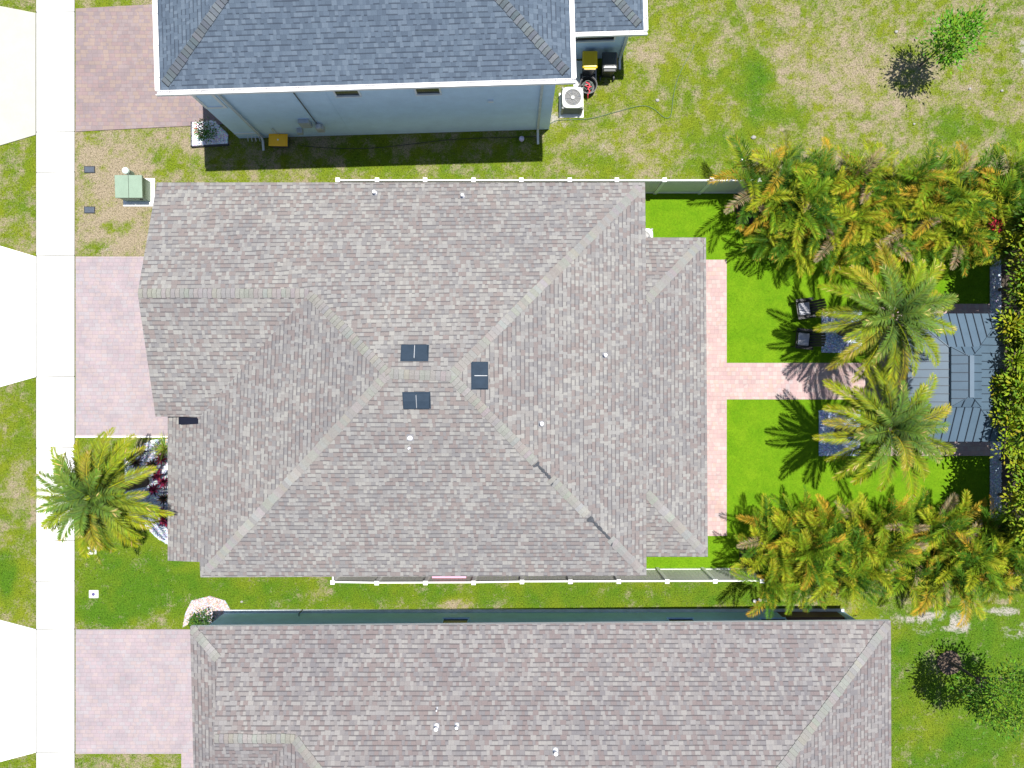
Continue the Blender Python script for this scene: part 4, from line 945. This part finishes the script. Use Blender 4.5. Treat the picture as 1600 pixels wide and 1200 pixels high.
chair("garden_chair", 1251, 484, R(8), "black slatted garden chair on the turf, the one nearer the upper hedge")
chair("garden_chair", 1250, 531, R(-6), "black slatted garden chair on the turf, the one nearer the paver walkway")

# ------------------------------------------------------------------ air conditioners
def ac_unit(px, py, ztop, label, rz=0):
    p = P(px, py, ztop); p.z = 0.05; t = thing("air_conditioner", p, label, "air conditioner", "outdoor air conditioning units")
    W = 0.42; hgt = ztop-0.05
    CR = bpy.data.materials.get("ac_shell") or simple("ac_shell", (0.48,0.49,0.46), 0.45, 0.05, 4)
    MB().box(p.x-0.5,p.x+0.5,p.y-0.52,p.y+0.48,-0.02,0.05).build("pad", CONC, t)
    b_ = MB(); b_.box(p.x-W+0.03,p.x+W-0.03,p.y-W+0.03,p.y+W-0.03,0.06,ztop-0.05); body = b_.build("body", DARK, t)
    s = MB()
    for k in range(11):
        z_ = 0.12+k*(hgt-0.16)/11; s.box(p.x-W+0.01,p.x+W-0.01,p.y-W+0.01,p.y+W-0.01,z_,z_+0.03)
    for sx in (-1,1):
        for sy in (-1,1): s.cbox((p.x+sx*(W-0.03),p.y+sy*(W-0.03),0.05+hgt/2-0.03),(0.07,0.07,hgt-0.05))
    s.build("louvre", simple("ac_louvre",(0.20,0.21,0.20),0.5) if "ac_louvre" not in bpy.data.materials else bpy.data.materials["ac_louvre"], t)
    # rounded square top with a round opening
    n = 48; out = []; inn = []
    for i in range(n):
        a = 2*math.pi*i/n; ca, sa = math.cos(a), math.sin(a); k = 1/((abs(ca)**5+abs(sa)**5)**0.2); out.append((p.x+W*k*ca, p.y+W*k*sa)); inn.append((p.x+0.33*ca, p.y+0.33*sa))
    s = MB(); s.rings([[(x,y,ztop-0.08) for x,y in out],[(x,y,ztop-0.01) for x,y in out],[(p.x+(x-p.x)*.97,p.y+(y-p.y)*.97,ztop) for x,y in out],[(x,y,ztop) for x,y in inn],[(x,y,ztop-0.08) for x,y in inn]], cap=False)
    s.build("top", CR, t)
    s = MB(); s.lathe((p.x,p.y,ztop-0.12), [(0.335,0),(0.335,0.01)], 32); s.build("fan_well", DARK, t)
    s = MB()
    for k in range(4):
        a = k*math.pi/2+0.5
        def q(r_, da, z_): return (p.x+r_*math.cos(a+da), p.y+r_*math.sin(a+da), z_)
        s.add([q(0.06,-0.3,ztop-0.05),q(0.30,-0.35,ztop-0.03),q(0.31,0.1,ztop-0.06),q(0.29,0.45,ztop-0.09),q(0.06,0.5,ztop-0.085)], [(0,1,2,3,4)])
    s.build("fan_blade", simple("fan_grey",(0.14,0.15,0.17),0.4) if "fan_grey" not in bpy.data.materials else bpy.data.materials["fan_grey"], t)
    s = MB(); s.lathe((p.x,p.y,ztop-0.02), [(0.075,0),(0.075,0.025),(0.05,0.04)], 20)
    for rr_ in (0.2,0.31):
        s.tube([(p.x+rr_*math.cos(2*math.pi*i/28),p.y+rr_*math.sin(2*math.pi*i/28),ztop) for i in range(29)], 0.003, 4)
    for i in range(8):
        a = 2*math.pi*i/8; s.tube([(p.x+0.06*math.cos(a),p.y+0.06*math.sin(a),ztop),(p.x+0.34*math.cos(a),p.y+0.34*math.sin(a),ztop)], 0.0045, 4)
    s.build("grille", CR, t)
    return t
ac_unit(895, 152, 0.80, "square air conditioner with round fan on a pad beside the grey house")
ac_unit(1004, 373, 0.80, "air conditioner mostly hidden under the middle house's roof edge by the turf")

# ------------------------------------------------------------------ wheeled bins
def bin_(px, py, ztop, bodyc, lidc, label, rimc=None):
    p = P(px, py, ztop); p.z = 0; t = thing("wheeled_bin", p, label, "bin", "wheeled bins beside the grey house")
    def ring(w_, d_, z_, dy=0, r_=0.05):
        o = []
        for sx, sy, a0_ in ((1,1,0),(-1,1,90),(-1,-1,180),(1,-1,270)):
            for k in range(4): a = R(a0_+k*30); o.append((p.x+sx*(w_/2-r_)+r_*math.cos(a), p.y+dy+sy*(d_/2-r_)+r_*math.sin(a), z_))
        return o
    m = MB(); m.rings([ring(0.44,0.50,0.06),ring(0.46,0.54,0.3),ring(0.56,0.66,0.92),ring(0.60,0.70,0.93),ring(0.60,0.70,0.98)]); m.build("body", bodyc, t)
    m = MB(); m.rings([ring(0.60,0.68,0.982,-0.01),ring(0.60,0.68,1.01,-0.01),ring(0.54,0.60,1.06,-0.01),ring(0.42,0.46,1.075,-0.01)]); m.box(p.x-0.22,p.x+0.22,p.y-0.40,p.y-0.34,0.985,1.02); lid = m.build("lid", lidc, t)
    m = MB(); m.box(p.x-0.03,p.x+0.03,p.y-0.02,p.y+0.02,1.076,1.08)
    for sx in (-0.12, 0.12): m.box(p.x+sx-0.02,p.x+sx+0.02,p.y-0.25,p.y+0.2,1.07,1.085)
    m.build("lid_rib", lidc, lid)
    m = MB(); y = p.y-0.36; m.tube([(p.x-0.24,y+0.06,0.95),(p.x-0.24,y-0.05,1.0),(p.x+0.24,y-0.05,1.0),(p.x+0.24,y+0.06,0.95)], 0.018, 6); m.build("handle", bodyc, t)
    for sx in (-1, 1):
        m = MB(); c = Vector((p.x+sx*0.27, p.y-0.30, 0.12)); rr = [[(c.x+x, c.y+0.12*math.cos(2*math.pi*i/18), c.z+0.12*math.sin(2*math.pi*i/18)) for i in range(18)] for x in (-0.03, 0.03)]; m.rings(rr); m.build("wheel", DARK, t)
BBK = simple("bin_black", (0.022,0.024,0.027), 0.4, 0.1, 4); BYL = simple("bin_lid_yellow", (0.62,0.44,0.015), 0.35, 0.05, 4); BDK = simple("bin_lid_charcoal", (0.045,0.05,0.055), 0.3, 0.1, 4)
bin_(922, 92, 1.05, BBK, BYL, "wheeled bin with yellow lid against the grey house"); bin_(953, 94, 1.05, BBK, BDK, "black wheeled bin at the grey house's rear corner")
# round tub holding a hose and red items
p = P(919,134,0.3); p.z = 0.05
t = thing("round_tub", p, "round black tub with red rope inside beside the air conditioner", "tub")
m = MB(); m.lathe(p, [(0.24,0),(0.30,0.25),(0.34,0.36),(0.36,0.36),(0.36,0.33),(0.32,0.33),(0.27,0.10),(0.05,0.09)], 28, cap=False); m.build("bowl", BBK, t)
m = MB(); m.tube([(p.x+(0.12+0.11*abs(math.sin(i*0.9)))*math.cos(i*0.7), p.y+(0.12+0.1*math.cos(i*0.31))*math.sin(i*0.7), p.z+0.14+0.004*i) for i in range(48)], 0.017, 5); m.build("coiled_hose", simple("hose_grey_green",(0.10,0.13,0.11),0.5), t)
m = MB(); m.tube([(p.x-0.1,p.y+0.1,p.z+0.35),(p.x+0.02,p.y+0.03,p.z+0.37),(p.x+0.05,p.y-0.1,p.z+0.37),(p.x-0.03,p.y-0.18,p.z+0.36),(p.x+0.06,p.y-0.26,p.z+0.36),(p.x-0.02,p.y-0.38,p.z+0.30),(p.x,p.y-0.44,p.z+0.12)], 0.028, 6); m.tube([(p.x-0.14,p.y-0.02,p.z+0.34),(p.x-0.02,p.y-0.1,p.z+0.37),(p.x+0.12,p.y-0.08,p.z+0.36)], 0.02, 6); m.build("red_rope", simple("red_rope",(0.60,0.03,0.05),0.6), t)

# ------------------------------------------------------------------ orange tote
p = P(434,218,0.45); t = thing("storage_tote", (p.x,p.y,0), "orange-yellow storage tote in the shade against the grey house wall", "storage box")
M = Matrix.Translation((p.x,p.y,0)) @ Matrix.Rotation(R(-1), 4, 'Z')
m = MB(); q = [(-.31,-.20,0),(.31,-.20,0),(.31,.20,0),(-.31,.20,0),(-.35,-.23,.38),(.35,-.23,.38),(.35,.23,.38),(-.35,.23,.38)]
m.add([M @ Vector(v_) for v_ in q], [(3,2,1,0),(4,5,6,7),(0,1,5,4),(1,2,6,5),(2,3,7,6),(3,0,4,7)]); m.build("body", simple("tote_grey",(0.10,0.10,0.11),0.5), t, bevel=0.02)
m = MB(); m.box(-.38,.38,-.25,.25,.382,.42,None,M); l_ = m.build("lid", simple("tote_orange",(1.0,0.52,0.02),0.4,0.03), t, bevel=0.025, seg=3)
m = MB(); m.box(-.32,.32,-.19,.19,.422,.435,None,M); m.build("lid_panel", bpy.data.materials["tote_orange"], l_, bevel=0.01)
m = MB(); m.lathe((p.x,p.y,0.436), [(0.035,0),(0.035,0.004)], 14); m.build("emblem", WHITEP, l_)

# ------------------------------------------------------------------ transformer, lids, pedestals
GRN = simple("utility_green", (0.21,0.29,0.215), 0.5, 0.08, 3)
zt = 0.85; p = P(200,290,zt); t = thing("transformer_box", (p.x,p.y,0.05), "pale green utility transformer cabinet on the dry front lawn", "transformer")
MB().box(p.x-0.62,p.x+0.66,p.y-0.62,p.y+0.52,-0.02,0.06).build("pad", CONC, t)
m = MB(); m.box(p.x-0.50,p.x+0.50,p.y-0.43,p.y+0.38,0.06,zt-0.12); m.build("cabinet", GRN, t, bevel=0.01)
for sx in (-1, 1):
    m = MB(); x0, x1 = (p.x-0.54, p.x-0.008) if sx < 0 else (p.x+0.008, p.x+0.54)
    m.add([(x0,p.y-0.47,zt-0.12),(x1,p.y-0.47,zt-0.12),(x1,p.y+0.42,zt-0.12),(x0,p.y+0.42,zt-0.12),(x0,p.y-0.47,zt-0.05),(x1,p.y-0.47,zt-0.05),(x1,p.y+0.42,zt),(x0,p.y+0.42,zt)], [(3,2,1,0),(4,5,6,7),(0,1,5,4),(1,2,6,5),(2,3,7,6),(3,0,4,7)])
    m.build("lid", GRN, t, bevel=0.01)
MB().cbox((p.x+0.3,p.y-0.44,0.4),(0.08,0.03,0.12)).build("latch", DARK, t)
p = P(195,266,0.55); t = thing("utility_pedestal", (p.x,p.y,0), "small round pale green utility pedestal behind the transformer cabinet", "pedestal")
MB().lathe((p.x,p.y,0), [(0.11,0),(0.11,0.42)], 18).build("post", GRN, t); MB().lathe((p.x,p.y,0.421), [(0.135,0),(0.135,0.10),(0.10,0.14),(0.03,0.15)], 18).build("cap", simple("cap_pale",(0.62,0.74,0.68),0.5), t)
LIDM = simple("meter_lid_blue", (0.06,0.075,0.10), 0.5, 0.15, 6)
for py, lab in ((265,"dark rectangular water meter lid level with the pedestal, the upper of two"),(328,"dark rectangular water meter lid below the transformer, the lower of two")):
    p = P(140,py,0.02); t = thing("meter_box", (p.x,p.y,0), lab, "meter box", "water meter lids by the sidewalk")
    MB().box(p.x-0.22,p.x+0.22,p.y-0.14,p.y+0.14,-0.02,0.03).build("frame", DARK, t); m = MB(); m.box(p.x-0.19,p.x+0.19,p.y-0.11,p.y+0.11,0.0,0.045); m.cbox((p.x,p.y,0.047),(0.1,0.05,0.01)); m.build("lid", LIDM, t, bevel=0.008)
for px, py, lab in ((144,860,"white square cleanout pad with dark cap just below the front palm"),(147,928,"white square cleanout pad with dark cap in the dense green front grass")):
    p = P(px,py,0); t = thing("cleanout", (p.x,p.y,0), lab, "cleanout", "white cleanout pads in the front grass")
    MB().box(p.x-0.19,p.x+0.19,p.y-0.16,p.y+0.16,-0.02,0.045).build("pad", CONC, t, bevel=0.02); MB().lathe((p.x,p.y,0.03), [(0.07,0),(0.07,0.03),(0.05,0.04)], 16).build("cap", simple("cap_indigo",(0.08,0.07,0.20),0.5) if "cap_indigo" not in bpy.data.materials else bpy.data.materials["cap_indigo"], t)

# ------------------------------------------------------------------ small things
for k, (px, py, s) in enumerate(((1180,940,0.075),(1188,938,0.085),(1196,938,0.085))):
    p = P(px,py,0.2); m = MB(); m.lathe((p.x,p.y,0.06), [(s*math.sin(R(a)), s*(1-math.cos(R(a)))) for a in (8,30,55,80,105,130,155,172)], 14); m.lathe((p.x,p.y,0),[(0.02,0),(0.02,0.08)],8)
    tag(m.build("garden_globe", WHITEP, smooth=True), ("smallest, leftmost","middle","rightmost")[k]+" of the three white globes on the grass at the lower fence's end", "globe", "white garden globes by the palm hedge")
p = P(815,217,0.1); m = MB(); m.lathe((p.x,p.y,0.0), [(0.11*math.sin(R(a)), 0.11*(1-math.cos(R(a)))) for a in (5,30,55,80,105,130,155,175)], 18)
tag(m.build("ball", simple("lilac_ball",(0.62,0.55,0.80),0.5), smooth=True), "lilac ball lying in the shade of the grey house", "ball")
p = P(1152,258,0.25); t = thing("marker_flag", (p.x,p.y,0), "small red and white marker sticking up at the upper left end of the palm hedge", "marker")
m = MB(); m.tube([(p.x,p.y,0),(p.x+0.02,p.y+0.04,0.62)], 0.03, 8); m.build("stake", simple("marker_red",(0.55,0.04,0.04),0.5), t)
m = MB(); m.tube([(p.x+0.02,p.y+0.04,0.62),(p.x+0.025,p.y+0.06,0.80)], 0.036, 8); m.build("top", WHITEP, t)
def hose(name, pix, rad, col, label, z=0.03):
    pts = [P(a, b2, 0) for a, b2 in pix]; out = []
    for i in range(len(pts)-1):
        p0, p1, p2, p3 = pts[max(i-1,0)], pts[i], pts[i+1], pts[min(i+2,len(pts)-1)]
        for k in range(6):
            t = k/6; q = 0.5*((2*p1)+(-p0+p2)*t+(2*p0-5*p1+4*p2-p3)*t*t+(-p0+3*p1-3*p2+p3)*t**3); out.append(q+Vector((0,0,z+rad)))
    out.append(pts[-1]+Vector((0,0,z+rad))); m = MB(); m.tube(out, rad, 6); tag(m.build(name, simple(name+"_mat", col, 0.5)), label, "hose")
hose("garden_hose", [(852,200),(862,192),(876,188),(920,186),(960,176),(1000,166),(1020,170),(1038,184),(1048,180),(1052,150),(1060,120),(1075,90),(1085,70)], 0.009, (0.045,0.12,0.06), "thin green garden hose curling across the lawn right of the air conditioner")
hose("soaker_hose", [(470,228),(520,232),(580,232),(640,226),(700,219),(760,216),(838,214)], 0.013, (0.02,0.02,0.02), "black hose lying in the shaded grass along the grey house wall")
x0, x1 = P(677,905,1.5).x, P(728,905,1.5).x; t = thing("toy_playhouse", ((x0+x1)/2, -7.38, 0.03), "pink plastic play panel with white edge against the lower fence, beside the middle house", "play panel")
PK = simple("pink_plastic",(0.80,0.30,0.42),0.4,0.04)
m = MB(); m.box(x0,x1,-7.44,-7.28,0.03,1.68)
for k in range(12): xx = x0+0.03+k*(x1-x0-0.06)/12; m.box(xx,xx+0.06,-7.28,-7.262,0.1,1.62)
m.build("panel", PK, t, bevel=0.015); m = MB(); m.box(x0+0.05,x1-0.05,-7.255,-7.20,1.0,1.5); m.build("shelf", WHITEP, t, bevel=0.01); MB().box(x0-0.02,x1+0.02,-7.46,-7.25,1.684,1.72).build("rim", PK, t)
